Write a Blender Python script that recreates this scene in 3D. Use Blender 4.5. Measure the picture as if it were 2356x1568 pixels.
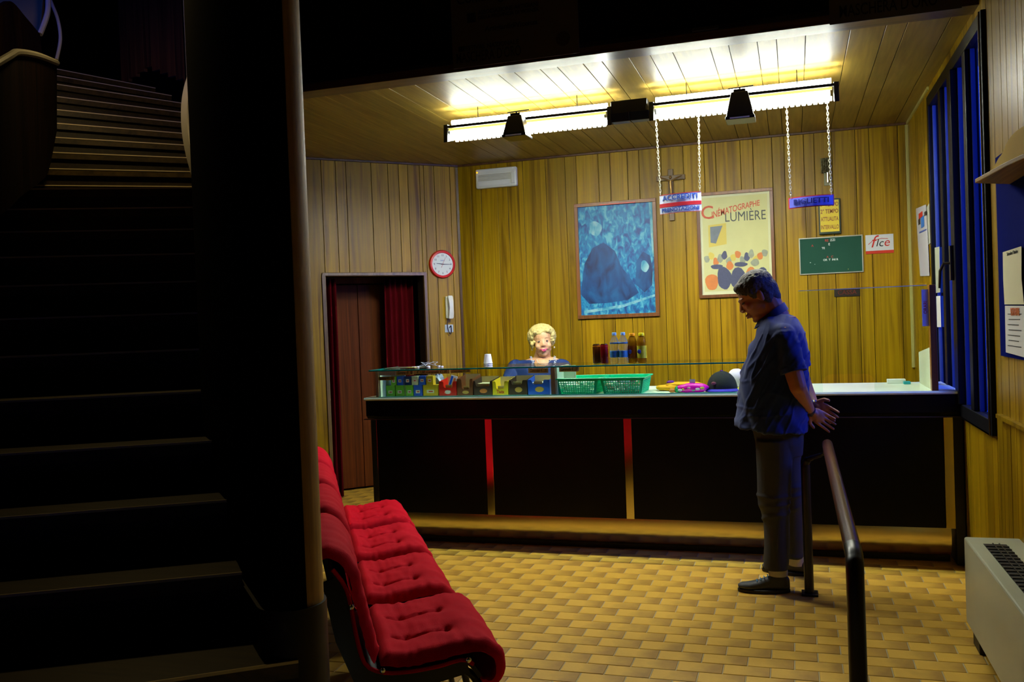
import bpy, bmesh, math, random
import numpy as np
from mathutils import Vector, Matrix, noise
R = math.radians
rnd = random.Random(7)
S = bpy.context.scene
for o in list(bpy.data.objects): bpy.data.objects.remove(o)
COL = S.collection

# ------------------------------------------------------------------ camera
FPX = 2058.7
def cam_axes(yaw, pitch, roll):
    f = np.array([math.sin(yaw)*math.cos(pitch), math.cos(yaw)*math.cos(pitch), -math.sin(pitch)])
    r = np.array([math.cos(yaw), -math.sin(yaw), 0.0]); d = np.cross(f, r)
    c, s = math.cos(roll), math.sin(roll)
    return np.array([r*c+d*s, -r*s+d*c, f])
CM = cam_axes(-.30589, .018306, .037614)
CP = np.array([0, 0, 1.5])
def at(px, py, axis, val):
    """point of the photograph on the world plane axis = val"""
    d = np.array([(px-1178)/FPX, (py-784)/FPX, 1.0]) @ CM
    t = (val-CP[axis])/d[axis]
    return Vector(CP+t*d)
def atd(px, py, D):
    """point of the photograph at depth D along the view axis"""
    return Vector(CP + (np.array([(px-1178)/FPX, (py-784)/FPX, 1.0])*D) @ CM)
cam = bpy.data.cameras.new('camera'); camo = bpy.data.objects.new('camera', cam); COL.objects.link(camo)
cam.sensor_width = 36; cam.lens = FPX/2356*36; cam.clip_start = .05; cam.clip_end = 100
camo.matrix_world = Matrix(((CM[0][0], -CM[1][0], -CM[2][0], 0), (CM[0][1], -CM[1][1], -CM[2][1], 0),
                            (CM[0][2], -CM[1][2], -CM[2][2], 1.5), (0, 0, 0, 1)))
S.camera = camo
# ------------------------------------------------------------------ world, dusk
w = bpy.data.worlds.new('dusk'); S.world = w; w.use_nodes = True
bg = w.node_tree.nodes['Background']; bg.inputs[0].default_value = (.012, .07, 1, 1); bg.inputs[1].default_value = .62
S.view_settings.view_transform = 'Standard'; S.view_settings.look = 'None'
S.view_settings.exposure = 1.15; S.view_settings.gamma = 1.0; S.view_settings.use_curve_mapping = False
TUBE = 185.0      # strength of the lower fluorescent tubes
TUBE_UP = 14.0    # the upper, dimmer ones, tuned for the ceiling glare
DIFF = 4.5       # strength of the lit plastic diffusers under them
STAIR_W = 19.0    # lamp on the upper landing
def arealight(name, loc, rot, sx, sy, power, col):
    l = bpy.data.lights.new(name, 'AREA'); l.shape = 'RECTANGLE'; l.size = sx; l.size_y = sy; l.energy = power; l.color = col
    o = bpy.data.objects.new(name, l); o.location = loc; o.rotation_euler = rot; COL.objects.link(o); return o
# added blue fill, as if dusk came in by an assumed entrance at the right
arealight('blue_lobby_fill', (1.75, 1.6, 1.6), (0, R(90), 0), 2.2, 3.0, 4, (.12, .25, 1))
# blue light of the street falling in through the window from outside
arealight('street_daylight', (3.0, 5.0, 2.7), (0, R(68), 0), 1.6, 1.6, 75, (.05, .14, 1))
# ceiling lamp on the upper landing of the staircase
l = bpy.data.lights.new('landing_lamp_light', 'POINT'); l.energy = STAIR_W; l.color = (1, .72, .28); l.shadow_soft_size = .12
lo = bpy.data.objects.new('landing_lamp_light', l); lo.location = atd(250, -240, 5.6); COL.objects.link(lo)

# ------------------------------------------------------------------ materials
MATS = {}
def nodes(m): return m.node_tree.nodes, m.node_tree.links
def mat(name, col, rough=.5, metal=0, spec=.5, emit=None, es=0, trans=0, ior=1.45, var=0, vscale=8, bump=0, bscale=60, alpha=1, coat=0, sheen=0):
    if name in MATS: return MATS[name]
    m = bpy.data.materials.new(name); m.use_nodes = True; n, L = nodes(m)
    b = n['Principled BSDF']
    b.inputs['Base Color'].default_value = (*col, 1); b.inputs['Roughness'].default_value = rough
    b.inputs['Metallic'].default_value = metal; b.inputs['Specular IOR Level'].default_value = spec
    b.inputs['IOR'].default_value = ior; b.inputs['Transmission Weight'].default_value = trans
    b.inputs['Coat Weight'].default_value = coat; b.inputs['Sheen Weight'].default_value = sheen
    if emit: b.inputs['Emission Color'].default_value = (*emit, 1); b.inputs['Emission Strength'].default_value = es
    tc = n.new('ShaderNodeTexCoord')
    nz = n.new('ShaderNodeTexNoise'); nz.inputs['Scale'].default_value = vscale; nz.inputs['Detail'].default_value = 4
    L.new(tc.outputs['Object'], nz.inputs['Vector'])
    if not emit:
        v = var or .06
        mx = n.new('ShaderNodeMixRGB'); mx.blend_type = 'MIX'
        mx.inputs[1].default_value = (*[c*(1-v) for c in col], 1); mx.inputs[2].default_value = (*[min(1, c*(1+v)) for c in col], 1)
        L.new(nz.outputs['Fac'], mx.inputs[0]); L.new(mx.outputs[0], b.inputs['Base Color'])
    if bump:
        nb = n.new('ShaderNodeTexNoise'); nb.inputs['Scale'].default_value = bscale; nb.inputs['Detail'].default_value = 3
        L.new(tc.outputs['Object'], nb.inputs['Vector'])
        bm_ = n.new('ShaderNodeBump'); bm_.inputs['Strength'].default_value = bump; bm_.inputs['Distance'].default_value = .004
        L.new(nb.outputs['Fac'], bm_.inputs['Height']); L.new(bm_.outputs[0], b.inputs['Normal'])
    MATS[name] = m; return m
def wood(name, c_dark, c_mid, c_light, axis=2, rough=.35, dens=9, spec=.5, rand=.25, stretch=.35):
    """grain stretched along a local axis; each plank shifted by its own random offset"""
    if name in MATS: return MATS[name]
    m = bpy.data.materials.new(name); m.use_nodes = True; n, L = nodes(m); b = n['Principled BSDF']
    tc = n.new('ShaderNodeTexCoord'); oi = n.new('ShaderNodeObjectInfo')
    mul = n.new('ShaderNodeMath'); mul.operation = 'MULTIPLY'; mul.inputs[1].default_value = 37; L.new(oi.outputs['Random'], mul.inputs[0])
    cmb = n.new('ShaderNodeCombineXYZ')
    for i in range(3): L.new(mul.outputs[0], cmb.inputs[i])
    add = n.new('ShaderNodeVectorMath'); L.new(tc.outputs['Object'], add.inputs[0]); L.new(cmb.outputs[0], add.inputs[1])
    mp = n.new('ShaderNodeMapping'); sc = [dens, dens, dens]; sc[axis] = stretch; mp.inputs['Scale'].default_value = sc
    L.new(add.outputs[0], mp.inputs['Vector'])
    n1 = n.new('ShaderNodeTexNoise'); n1.inputs['Scale'].default_value = 1.6; n1.inputs['Detail'].default_value = 5; n1.inputs['Distortion'].default_value = 1.6
    L.new(mp.outputs[0], n1.inputs['Vector'])
    mp2 = n.new('ShaderNodeMapping'); s2 = [dens*9]*3; s2[axis] = stretch*4; mp2.inputs['Scale'].default_value = s2
    L.new(add.outputs[0], mp2.inputs['Vector'])
    n2 = n.new('ShaderNodeTexNoise'); n2.inputs['Scale'].default_value = 1; n2.inputs['Detail'].default_value = 3; L.new(mp2.outputs[0], n2.inputs['Vector'])
    rp = n.new('ShaderNodeValToRGB'); e = rp.color_ramp.elements
    e[0].position = .33; e[0].color = (*c_dark, 1); e[1].position = .62; e[1].color = (*c_light, 1)
    x = rp.color_ramp.elements.new(.46); x.color = (*c_mid, 1)
    L.new(n1.outputs['Fac'], rp.inputs[0])
    hsv = n.new('ShaderNodeHueSaturation')
    mr = n.new('ShaderNodeMapRange'); mr.inputs[3].default_value = 1-rand; mr.inputs[4].default_value = 1+rand*.4; L.new(oi.outputs['Random'], mr.inputs[0])
    L.new(rp.outputs[0], hsv.inputs['Color']); L.new(mr.outputs[0], hsv.inputs['Value'])
    mr2 = n.new('ShaderNodeMapRange'); mr2.inputs[1].default_value = .35; mr2.inputs[2].default_value = .65; mr2.inputs[3].default_value = .78; mr2.inputs[4].default_value = 1.1
    L.new(n2.outputs['Fac'], mr2.inputs[0])
    h2 = n.new('ShaderNodeHueSaturation'); L.new(hsv.outputs[0], h2.inputs['Color']); L.new(mr2.outputs[0], h2.inputs['Value'])
    L.new(h2.outputs[0], b.inputs['Base Color'])
    b.inputs['Roughness'].default_value = rough; b.inputs['Specular IOR Level'].default_value = spec
    MATS[name] = m; return m
def glassmat(name, tint, refl=.10, rough=0.0):
    """thin sheet glass: clear with a fresnel reflection"""
    if name in MATS: return MATS[name]
    m = bpy.data.materials.new(name); m.use_nodes = True; n, L = nodes(m)
    n.remove(n['Principled BSDF']); out = n['Material Output']
    t = n.new('ShaderNodeBsdfTransparent'); t.inputs[0].default_value = (*tint, 1)
    g = n.new('ShaderNodeBsdfGlossy'); g.inputs['Roughness'].default_value = rough
    lw = n.new('ShaderNodeLayerWeight'); lw.inputs[0].default_value = refl*2.2
    geo = n.new('ShaderNodeNewGeometry'); inv = n.new('ShaderNodeMath'); inv.operation = 'SUBTRACT'; inv.inputs[0].default_value = .62; L.new(geo.outputs['Backfacing'], inv.inputs[1]); inv.use_clamp = True
    mp = n.new('ShaderNodeMath'); mp.operation = 'MULTIPLY'; L.new(inv.outputs[0], mp.inputs[1]); L.new(lw.outputs['Fresnel'], mp.inputs[0])
    mx = n.new('ShaderNodeMixShader'); L.new(mp.outputs[0], mx.inputs[0]); L.new(t.outputs[0], mx.inputs[1]); L.new(g.outputs[0], mx.inputs[2])
    L.new(mx.outputs[0], out.inputs[0]); MATS[name] = m; return m

WALLW = wood('honey_wood_panel', (.18, .092, .001), (.32, .182, .0015), (.38, .228, .002), rough=.38, spec=.25)
CEILW = wood('honey_wood_ceiling', (.22, .14, .022), (.27, .175, .030), (.30, .195, .034), axis=1, rough=.42, spec=.4, dens=5, rand=.12, stretch=.6)
BROWNW = wood('reddish_wood_panel', (.028, .009, .003), (.06, .02, .006), (.08, .03, .008), rough=.4)
TRIMW = wood('dark_brown_trim_wood', (.05, .018, .006), (.08, .03, .012), (.10, .04, .015), rough=.4)
FRAMEW = wood('picture_frame_wood', (.17, .055, .01), (.22, .075, .015), (.26, .09, .02), rough=.35)
DARKW = mat('black_brown_laminate', (.008, .0035, .002), .45, var=.2)
LAM = mat('counter_black_laminate', (.0016, .0008, .0006), .42, var=.15, spec=.18)
BLACK = mat('black_paint', (.004, .004, .004), .5)
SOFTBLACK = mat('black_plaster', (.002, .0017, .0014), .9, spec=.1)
BLACKM = mat('black_metal', (.01, .01, .011), .3, metal=.3)
BACKING = mat('groove_dark', (.025, .014, .002), .8)
WHITE = mat('white_plastic', (.75, .78, .70), .35)
CREAM = mat('cream_enamel', (.42, .43, .30), .4)
WORKTOP = mat('white_worktop', (.70, .82, .70), .28)
CHROME = mat('chrome', (.75, .75, .75), .15, metal=1)
BRASS = mat('worn_brass', (.38, .26, .10), .35, metal=1)
ALU = mat('brushed_aluminium', (.60, .50, .30), .28, metal=1)
STEELM = mat('steel_strip', (.62, .52, .25), .14, metal=1)
PAPER = mat('white_paper', (.62, .62, .60), .7)
PAPERY = mat('cream_paper', (.62, .60, .38), .7)
RED = mat('red_plastic', (.62, .015, .004), .3)
INK = mat('dark_ink', (.01, .01, .012), .6)
INKRED = mat('red_ink', (.55, .02, .01), .6)
GLASS = glassmat('clear_glass', (.93, .98, .95), .09)
GLASSW = glassmat('window_glass', (.72, .80, .95), .16)
GLEDGE = mat('green_glass_edge', (.0, .30, .24), .15, emit=None, trans=0)

# ------------------------------------------------------------------ mesh helpers
class MB:
    def __init__(s): s.v = []; s.f = []; s.uv = None; s.mi = []; s.cur = 0
    def add(s, vs, fs):
        k = len(s.v); s.v += [tuple(p) for p in vs]
        for f in fs: s.f.append(tuple(i+k for i in f)); s.mi.append(s.cur)
        return s
    def box(s, x0, x1, y0, y1, z0, z1, M=None):
        vs = [(x, y, z) for z in (z0, z1) for y in (y0, y1) for x in (x0, x1)]
        if M is not None: vs = [M @ Vector(p) for p in vs]
        return s.add(vs, [(0, 2, 3, 1), (4, 5, 7, 6), (0, 1, 5, 4), (2, 6, 7, 3), (0, 4, 6, 2), (1, 3, 7, 5)])
    def cyl(s, p0, p1, r0, r1=None, n=16, caps=True):
        r1 = r0 if r1 is None else r1
        return s.tube([p0, p1], [r0, r1], n, caps)
    def tube(s, pts, r, n=12, caps=True, closed=False):
        pts = [Vector(p) for p in pts]; N = len(pts)
        rs = r if isinstance(r, (list, tuple)) else [r]*N
        k = len(s.v); up = None; rings = []
        for i, p in enumerate(pts):
            a = pts[(i-1) % N] if (i > 0 or closed) else p; c = pts[(i+1) % N] if (i < N-1 or closed) else p
            t = (c-a).normalized()
            if up is None:
                up = Vector((0, 0, 1)) if abs(t.z) < .9 else Vector((1, 0, 0))
            u = (up - t*up.dot(t)); u = u.normalized() if u.length > 1e-6 else t.orthogonal().normalized()
            v = t.cross(u); up = u
            rings.append([p+(u*math.cos(2*math.pi*j/n)+v*math.sin(2*math.pi*j/n))*rs[i] for j in range(n)])
        vs = [q for ring in rings for q in ring]; fs = []
        for i in range(N if closed else N-1):
            i2 = (i+1) % N
            for j in range(n): fs.append((i*n+j, i*n+(j+1) % n, i2*n+(j+1) % n, i2*n+j))
        if caps and not closed: fs += [tuple(range(n))[::-1], tuple((N-1)*n+j for j in range(n))]
        return s.add(vs, fs)
    def lathe(s, prof, c=(0, 0, 0), n=24, M=None):
        vs = []; fs = []
        for (r, z) in prof:
            for j in range(n):
                p = Vector((r*math.cos(2*math.pi*j/n), r*math.sin(2*math.pi*j/n), z))
                if M is not None: p = M @ p
                vs.append(p+Vector(c))
        for i in range(len(prof)-1):
            for j in range(n): fs.append((i*n+j, i*n+(j+1) % n, (i+1)*n+(j+1) % n, (i+1)*n+j))
        if prof[0][0] > 1e-5: fs.append(tuple(range(n))[::-1])
        if prof[-1][0] > 1e-5: fs.append(tuple((len(prof)-1)*n+j for j in range(n)))
        return s.add(vs, fs)
    def prism(s, poly, d0, d1, fn):
        """2D polygon extruded between d0 and d1; fn(u, v, d) gives the point"""
        n = len(poly); vs = [fn(u, v, d0) for u, v in poly]+[fn(u, v, d1) for u, v in poly]
        fs = [tuple(range(n))[::-1], tuple(range(n, 2*n))]
        for i in range(n): fs.append((i, (i+1) % n, n+(i+1) % n, n+i))
        return s.add(vs, fs)
    def ell(s, c, r, M=None, nu=16, nv=10):
        vs = []; fs = []; c = Vector(c)
        for i in range(nv+1):
            th = math.pi*i/nv
            for j in range(nu):
                ph = 2*math.pi*j/nu
                p = Vector((r[0]*math.sin(th)*math.cos(ph), r[1]*math.sin(th)*math.sin(ph), r[2]*math.cos(th)))
                if M is not None: p = M @ p
                vs.append(c+p)
        for i in range(nv):
            for j in range(nu): fs.append((i*nu+j, (i+1)*nu+j, (i+1)*nu+(j+1) % nu, i*nu+(j+1) % nu))
        return s.add(vs, fs)
    def loft(s, rings, caps=True):
        n = len(rings[0]); vs = [p for r_ in rings for p in r_]; fs = []
        for i in range(len(rings)-1):
            for j in range(n): fs.append((i*n+j, i*n+(j+1) % n, (i+1)*n+(j+1) % n, (i+1)*n+j))
        if caps: fs += [tuple(range(n))[::-1], tuple((len(rings)-1)*n+j for j in range(n))]
        return s.add(vs, fs)
    def mesh(s, name, off=None):
        me = bpy.data.meshes.new(name)
        vs = s.v if off is None else [(p[0]-off[0], p[1]-off[1], p[2]-off[2]) for p in s.v]
        me.from_pydata(vs, [], s.f); bm = bmesh.new(); bm.from_mesh(me)
        bmesh.ops.remove_doubles(bm, verts=bm.verts, dist=1e-6)
        bmesh.ops.recalc_face_normals(bm, faces=bm.faces); bm.to_mesh(me); bm.free(); return me
    def build(s, name, m, parent=None, smooth=False, bevel=0, world=True, mats=None):
        off = None
        if parent is not None and world:
            off = parent.location
            q = parent.parent
            while q is not None: off = off + q.location; q = q.parent
        me = s.mesh(name, off)
        if mats:
            for a in mats: me.materials.append(a)
            if len(me.polygons) == len(s.mi): me.polygons.foreach_set('material_index', s.mi)
        else: me.materials.append(m)
        o = bpy.data.objects.new(name, me); COL.objects.link(o)
        if parent is not None: o.parent = parent
        if smooth:
            me.polygons.foreach_set('use_smooth', [True]*len(me.polygons))
            try: me.set_sharp_from_angle(angle=R(40))
            except Exception: pass
        if bevel:
            b = o.modifiers.new('bevel', 'BEVEL'); b.width = bevel; b.segments = 2; b.limit_method = 'ANGLE'; b.angle_limit = R(40)
        return o
def tag(o, label=None, cat=None, group=None, kind=None):
    if label: o['label'] = label
    if cat: o['category'] = cat
    if group: o['group'] = group
    if kind: o['kind'] = kind
    return o
def thing(name, label, cat, loc=(0, 0, 0), rz=0, group=None, kind=None):
    o = bpy.data.objects.new(name, None); COL.objects.link(o); o.location = loc; o.rotation_euler = (0, 0, rz); o.empty_display_size = .05
    return tag(o, label, cat, group, kind)
def struct(o): o['kind'] = 'structure'; return o
def txt(name, s, m, parent, loc, size=.05, width=None, rot=(R(90), 0, 0), align='CENTER', ext=.0006, shear=0, bold=0, fn=None, local=False, sx=1):
    c = bpy.data.curves.new(name, 'FONT'); c.body = s; c.size = size; c.align_x = align; c.align_y = 'CENTER'; c.extrude = ext; c.shear = shear; c.offset = bold; c.resolution_u = 3
    o = bpy.data.objects.new('tmp_text', c); COL.objects.link(o)
    dg = bpy.context.evaluated_depsgraph_get(); me = bpy.data.meshes.new_from_object(o.evaluated_get(dg)); bpy.data.objects.remove(o); bpy.data.curves.remove(c)
    me.name = name
    xs = [v.co.x for v in me.vertices]
    if xs:
        k = sx
        if width: k = width/(max(xs)-min(xs))
        for v in me.vertices: v.co.x *= k
    M = Matrix.Translation(Vector(loc)) @ Matrix(rot) if isinstance(rot, Matrix) else Matrix.Translation(Vector(loc)) @ __import__('mathutils').Euler(rot).to_matrix().to_4x4()
    if fn:
        for v in me.vertices: v.co = fn(v.co)
    me.transform(M)
    if parent is not None and not local:
        off = Vector(parent.location); q = parent.parent
        while q is not None: off = off+q.location; q = q.parent
        me.transform(Matrix.Translation(-off))
    me.materials.clear(); me.materials.append(m)
    ob = bpy.data.objects.new(name, me); COL.objects.link(ob); ob.parent = parent; return ob
def copy_tree(o, parent=None):
    c = o.copy(); COL.objects.link(c)
    if parent is not None: c.parent = parent
    for ch in list(o.children): copy_tree(ch, c)
    return c

# ------------------------------------------------------------------ room shell
YB, XR, ZC = 7.9, .93, 3.01
CX, CY = -2.978, 7.9
def panel_wall(wall, grooves, x0, x1, z0, z1, m, holes=(), gap=.004, thick=.008):
    """vertical boards, each an object, on the face local -y of a wall object"""
    xs = sorted([x0]+[g for g in grooves if x0+.01 < g < x1-.01]+[x1])
    for a, b in zip(xs[:-1], xs[1:]):
        segs = [(z0, z1)]
        for (ha, hb, hz0, hz1) in holes:
            if a < hb-.002 and b > ha+.002:
                # hole edges are always groove positions
                segs = [q for (s0, s1) in segs for q in ((s0, min(s1, hz0)), (max(s0, hz1), s1)) if q[1]-q[0] > .02]
        for (s0, s1) in segs:
            zc = (s0+s1)/2; xc = (a+b)/2
            mb = MB(); hx = (b-a)/2-gap/2; hz = (s1-s0)/2; e = .0015
            # board with small chamfers along its long edges
            prof = [(-hx, 0), (-hx, -thick+e), (-hx+e, -thick), (hx-e, -thick), (hx, -thick+e), (hx, 0)]
            mb.prism(prof, -hz, hz, lambda u, v, d: (u, v, d))
            o = mb.build('panel', m, wall, world=False); o.location = (xc, 0, zc)
# floor: mortar bed with tiles
FX0, FX1, FY0, FY1 = -7.5, 2.2, -2.5, 9.0
floor = struct(MB().box(FX0, FX1, FY0, FY1, -.12, -.0025).build('floor', mat('grout', (.42, .36, .22), .9)))
def tile_material():
    m = bpy.data.materials.new('ochre_floor_tile'); m.use_nodes = True; n, L = nodes(m); b = n['Principled BSDF']
    uv = n.new('ShaderNodeUVMap'); uv.uv_map = 'UVMap'
    sp = n.new('ShaderNodeSeparateXYZ'); L.new(uv.outputs[0], sp.inputs[0])
    tc = n.new('ShaderNodeTexCoord'); geo = n.new('ShaderNodeNewGeometry')
    nz = n.new('ShaderNodeTexNoise'); nz.inputs['Scale'].default_value = 9; nz.inputs['Detail'].default_value = 4; L.new(geo.outputs['Position'], nz.inputs['Vector'])
    ad = n.new('ShaderNodeMath'); ad.operation = 'MULTIPLY_ADD'; ad.inputs[1].default_value = .9; ad.inputs[2].default_value = -.45; L.new(nz.outputs['Fac'], ad.inputs[0])
    s2 = n.new('ShaderNodeMath'); L.new(ad.outputs[0], s2.inputs[0]); L.new(sp.outputs[0], s2.inputs[1])
    rp = n.new('ShaderNodeValToRGB'); e = rp.color_ramp.elements
    e[0].position = .35; e[0].color = (.70, .42, .055, 1); e[1].position = .95; e[1].color = (.38, .21, .032, 1)
    L.new(s2.outputs[0], rp.inputs[0]); L.new(rp.outputs[0], b.inputs['Base Color'])
    b.inputs['Roughness'].default_value = .42; b.inputs['Specular IOR Level'].default_value = .35
    n2 = n.new('ShaderNodeTexNoise'); n2.inputs['Scale'].default_value = 45; L.new(geo.outputs['Position'], n2.inputs['Vector'])
    bp = n.new('ShaderNodeBump'); bp.inputs['Strength'].default_value = .12; bp.inputs['Distance'].default_value = .003
    L.new(n2.outputs['Fac'], bp.inputs['Height']); L.new(bp.outputs[0], b.inputs['Normal'])
    return m
TILEM = tile_material()
TW, TH = .194, .109
def tile_geo(cx, cy, zt=0.0):
    hx, hy, e = TW/2-.0022, TH/2-.0022, .002
    vs = [(cx-hx, cy-hy, -.006), (cx+hx, cy-hy, -.006), (cx+hx, cy+hy, -.006), (cx-hx, cy+hy, -.006),
          (cx-hx, cy-hy, zt-e), (cx+hx, cy-hy, zt-e), (cx+hx, cy+hy, zt-e), (cx-hx, cy+hy, zt-e),
          (cx-hx+e, cy-hy+e, zt), (cx+hx-e, cy-hy+e, zt), (cx+hx-e, cy+hy-e, zt), (cx-hx+e, cy+hy-e, zt)]
    fs = [(8, 9, 10, 11), (4, 5, 9, 8), (5, 6, 10, 9), (6, 7, 11, 10), (7, 4, 8, 11), (0, 1, 5, 4), (1, 2, 6, 5), (2, 3, 7, 6), (3, 0, 4, 7)]
    return vs, fs
def tile_mesh(name, centres):
    vs, fs, us = [], [], []
    for cx, cy in centres:
        v, f = tile_geo(cx, cy); k = len(vs); vs += v; fs += [tuple(i+k for i in q) for q in f]
        us += [((p[0]-cx+TW/2)/TW, (p[1]-cy+TH/2)/TH) for p in v]
    me = bpy.data.meshes.new(name); me.from_pydata(vs, [], fs); uv = me.uv_layers.new(name='UVMap')
    idx = np.zeros(len(me.loops), dtype=np.int32); me.loops.foreach_get('vertex_index', idx)
    uv.data.foreach_set('uv', np.array(us)[idx].ravel()); me.materials.append(TILEM); return me
cents = []
for j in range(-22, 47):
    yj = 3.869+TH*j+TH/2-TH*.5
    for i in range(-36, 17):
        xi = -.527+TW/2+TW*i+(TW/2 if j % 2 else 0)
        if FX0+.1 < xi < FX1-.1 and FY0 < yj < 8.6: cents.append((xi, yj))
def proj(p):
    q = CM @ (np.array(p, float)-CP); return 1178+FPX*q[0]/q[2], 784+FPX*q[1]/q[2], q[2]
vis = []
for c in cents:
    if c[1] > 1.5:
        x, y, d = proj((c[0], c[1], 0))
        if d > .5 and 760 < x < 2400 and 1230 < y < 1600 and c[1] < 5.72: vis.append((d, c))
vis.sort(); near = [c for d, c in vis[:290]]; ns = set(near)
tm = tile_mesh('tile', [(0, 0)])
for c in near:
    o = bpy.data.objects.new('tile', tm); COL.objects.link(o); o.parent = floor
    o.location = (c[0], c[1], rnd.uniform(-.0007, .0004)); o.rotation_euler = (rnd.uniform(-.002, .002), rnd.uniform(-.0015, .0015), 0)
rest = bpy.data.objects.new('tiles_beyond', tile_mesh('tiles_beyond', [c for c in cents if c not in ns])); COL.objects.link(rest); rest.parent = floor; rest['kind'] = 'stuff'

# back wall
wb = struct(MB().box(-.05-3.1, .12+.93, 0, .15, 0, 3.2).build('wall_back', BACKING)); wb.location = (0, YB+.008, 0)
gp = [1080, 1103, 1141, 1165, 1201, 1253, 1298, 1324, 1375, 1402, 1442, 1469, 1520, 1571, 1619, 1646, 1703, 1732, 1776, 1804, 1849, 1873, 1914, 1968, 2000, 2066]
panel_wall(wb, [at(p, 350, 1, YB).x for p in gp], CX+.005, XR, 0, ZC, WALLW)
# left wall, at 45 degrees, with the doorway
DU0, DU1, DZ = -1.297, -.379, 1.992
wl = thing('wall_left', None, None, (CX, CY, 0), R(45)); struct(wl)
s2 = math.sqrt(.5)
def wl_x(px, py):
    d = np.array([(px-1178)/FPX, (py-784)/FPX, 1.0]) @ CM; n = np.array([s2, -s2, 0]); c0 = np.array([CX, CY, 0])
    p = CP+((c0-CP)@n)/(d@n)*d; return ((p-c0) @ np.array([s2, s2, 0])), p[2]
bk = MB(); bk.box(-2.28, DU0, .008, .14, 0, 3.2); bk.box(DU1, .02, .008, .14, 0, 3.2); bk.box(DU0, DU1, .008, .14, DZ, 3.2)
o = bk.build('wall_backing', BACKING, wl, world=False)
g2 = [wl_x(p, 385)[0] for p in (731, 770.6, 794.4, 852.4, 890.7, 915.4, 936.5, 973.2, 996.8, 1033)]
g2 = [g for g in g2 if abs(g-DU0) > .04 and abs(g-DU1) > .04]+[DU0, DU1, -1.5, -1.7, -1.8, -2.0, -2.15]
panel_wall(wl, g2, -2.28, 0, 0, ZC, WALLW, holes=[(DU0, DU1, 0, DZ)])
tr = MB(); tr.box(DU0-.03, DU1+.03, -.022, .10, DZ-.005, DZ+.022); tr.box(DU0-.03, DU0, -.022, .10, 0, DZ-.005); tr.box(DU1, DU1+.03, -.022, .10, 0, DZ-.005)
tr.build('door_casing', wood('casing_wood', (.13, .075, .015), (.20, .12, .03), (.25, .15, .04)), wl, world=False, bevel=.004)
# right wall with window opening: local x = 7.9 - y
wr = thing('wall_right', None, None, (XR, YB, 0), R(-90)); struct(wr)
WY0, WY1, WZ0, WZ1 = YB-6.68, YB-4.83, .87, 2.93
bk = MB(); bk.box(0, WY0, .008, .16, 0, 4.3); bk.box(WY1, 10.4, .008, .16, 0, 4.3); bk.box(WY0, WY1, .008, .16, 0, WZ0); bk.box(WY0, WY1, .008, .16, WZ1, 4.3)
bk.build('wall_backing', BACKING, wr, world=False)
g3 = [.12, .32, .45, .62, .80, .95, WY0, 1.35, 1.5, 1.7, 1.85, 2.05, 2.2, 2.42, 2.6, 2.75, 2.95, WY1, 3.2, 3.36, 3.47, 3.66, 3.76, 3.95, 4.1, 4.3, 4.5, 4.62, 4.8, 5.0, 5.3, 5.6, 5.9]
panel_wall(wr, g3, 0, 2.8, 0, ZC, WALLW, holes=[(WY0, WY1, WZ0, WZ1)])
panel_wall(wr, g3, 2.8, 6.2, 0, 3.6, WALLW, holes=[(WY0, WY1, WZ0, WZ1)])
# ceiling over the ticket corner
def div_y(x): return 4.79+(-3.5-x)*1.337+.10
ce = struct(MB().prism([(div_y(-3.68), -3.68), (5.12, XR+.15), (8.1, XR+.15), (8.1, -2.9), (6.45, -4.60)], 0, .12, lambda u, v, d: (v, u, d)).build('ceiling', BACKING)); ce.location = (0, 0, ZC+.008)
gc = [at(p, q, 2, ZC).x for p, q in ((1026, 182), (1064, 176), (1139, 166), (1175.6, 160), (1235, 152), (1275, 147), (1335, 139))]
gc += [at(p, q, 2, ZC).x for p, q in ((1544, 113), (1631, 102), (1674, 97), (1741, 89), (1786, 84), (1854, 77), (1957, 66), (2040, 57), (2089.6, 51), (2188, 41))]
gc += [-1.02, -.86, -.74]+[-2.2, -2.38, -2.5, -2.72, -2.83, -3.0, -3.12, -3.3, -3.42, -3.6, -3.8, -4.0, -4.2, -4.4, -4.6]
xs = sorted([-4.75]+gc+[XR])
for a, b in zip(xs[:-1], xs[1:]):
    if b-a < .03: continue
    y1 = min(YB, YB+((a+b)/2-CX)+.15) if (a+b)/2 < CX else YB
    ys = max(5.13, div_y(a))
    if y1-ys < .05: continue
    mb = MB(); hx = (b-a)/2-.002; yc = (ys+y1)/2; hy = (y1-ys)/2
    mb.prism([(-hx, .008), (-hx, .0015), (-hx+.0015, 0), (hx-.0015, 0), (hx, .0015), (hx, .008)], -hy, hy, lambda u, v, d: (u, d, v))
    o = mb.build('panel', CEILW, ce, world=False); o.location = ((a+b)/2, yc, -.008)
# cornice strips
struct(MB().box(CX, XR, YB-.02, YB, ZC-.018, ZC).build('trim_1', TRIMW, bevel=.003))
o = MB().box(-2.25, 0, -.03, -.008, ZC-.018, ZC).build('trim_2', TRIMW, bevel=.003); o.location = (CX, CY, 0); o.rotation_euler = (0, 0, R(45)); struct(o)
struct(MB().box(XR-.022, XR-.008, 6.7, YB-.02, ZC-.02, ZC).build('trim_3', mat('pale_edge_strip', (.42, .38, .12), .4), bevel=.002))
struct(MB().box(XR-.030, XR-.008, YB-.022, YB-.004, 1.03, ZC-.02).build('trim_4', MATS['pale_edge_strip'], bevel=.002))
o = MB().box(-.012, .012, -.02, -.008, 0, ZC-.02).build('trim_5', TRIMW, bevel=.002); o.location = (CX, CY-.004, 0); o.rotation_euler = (0, 0, R(22)); struct(o)
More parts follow.
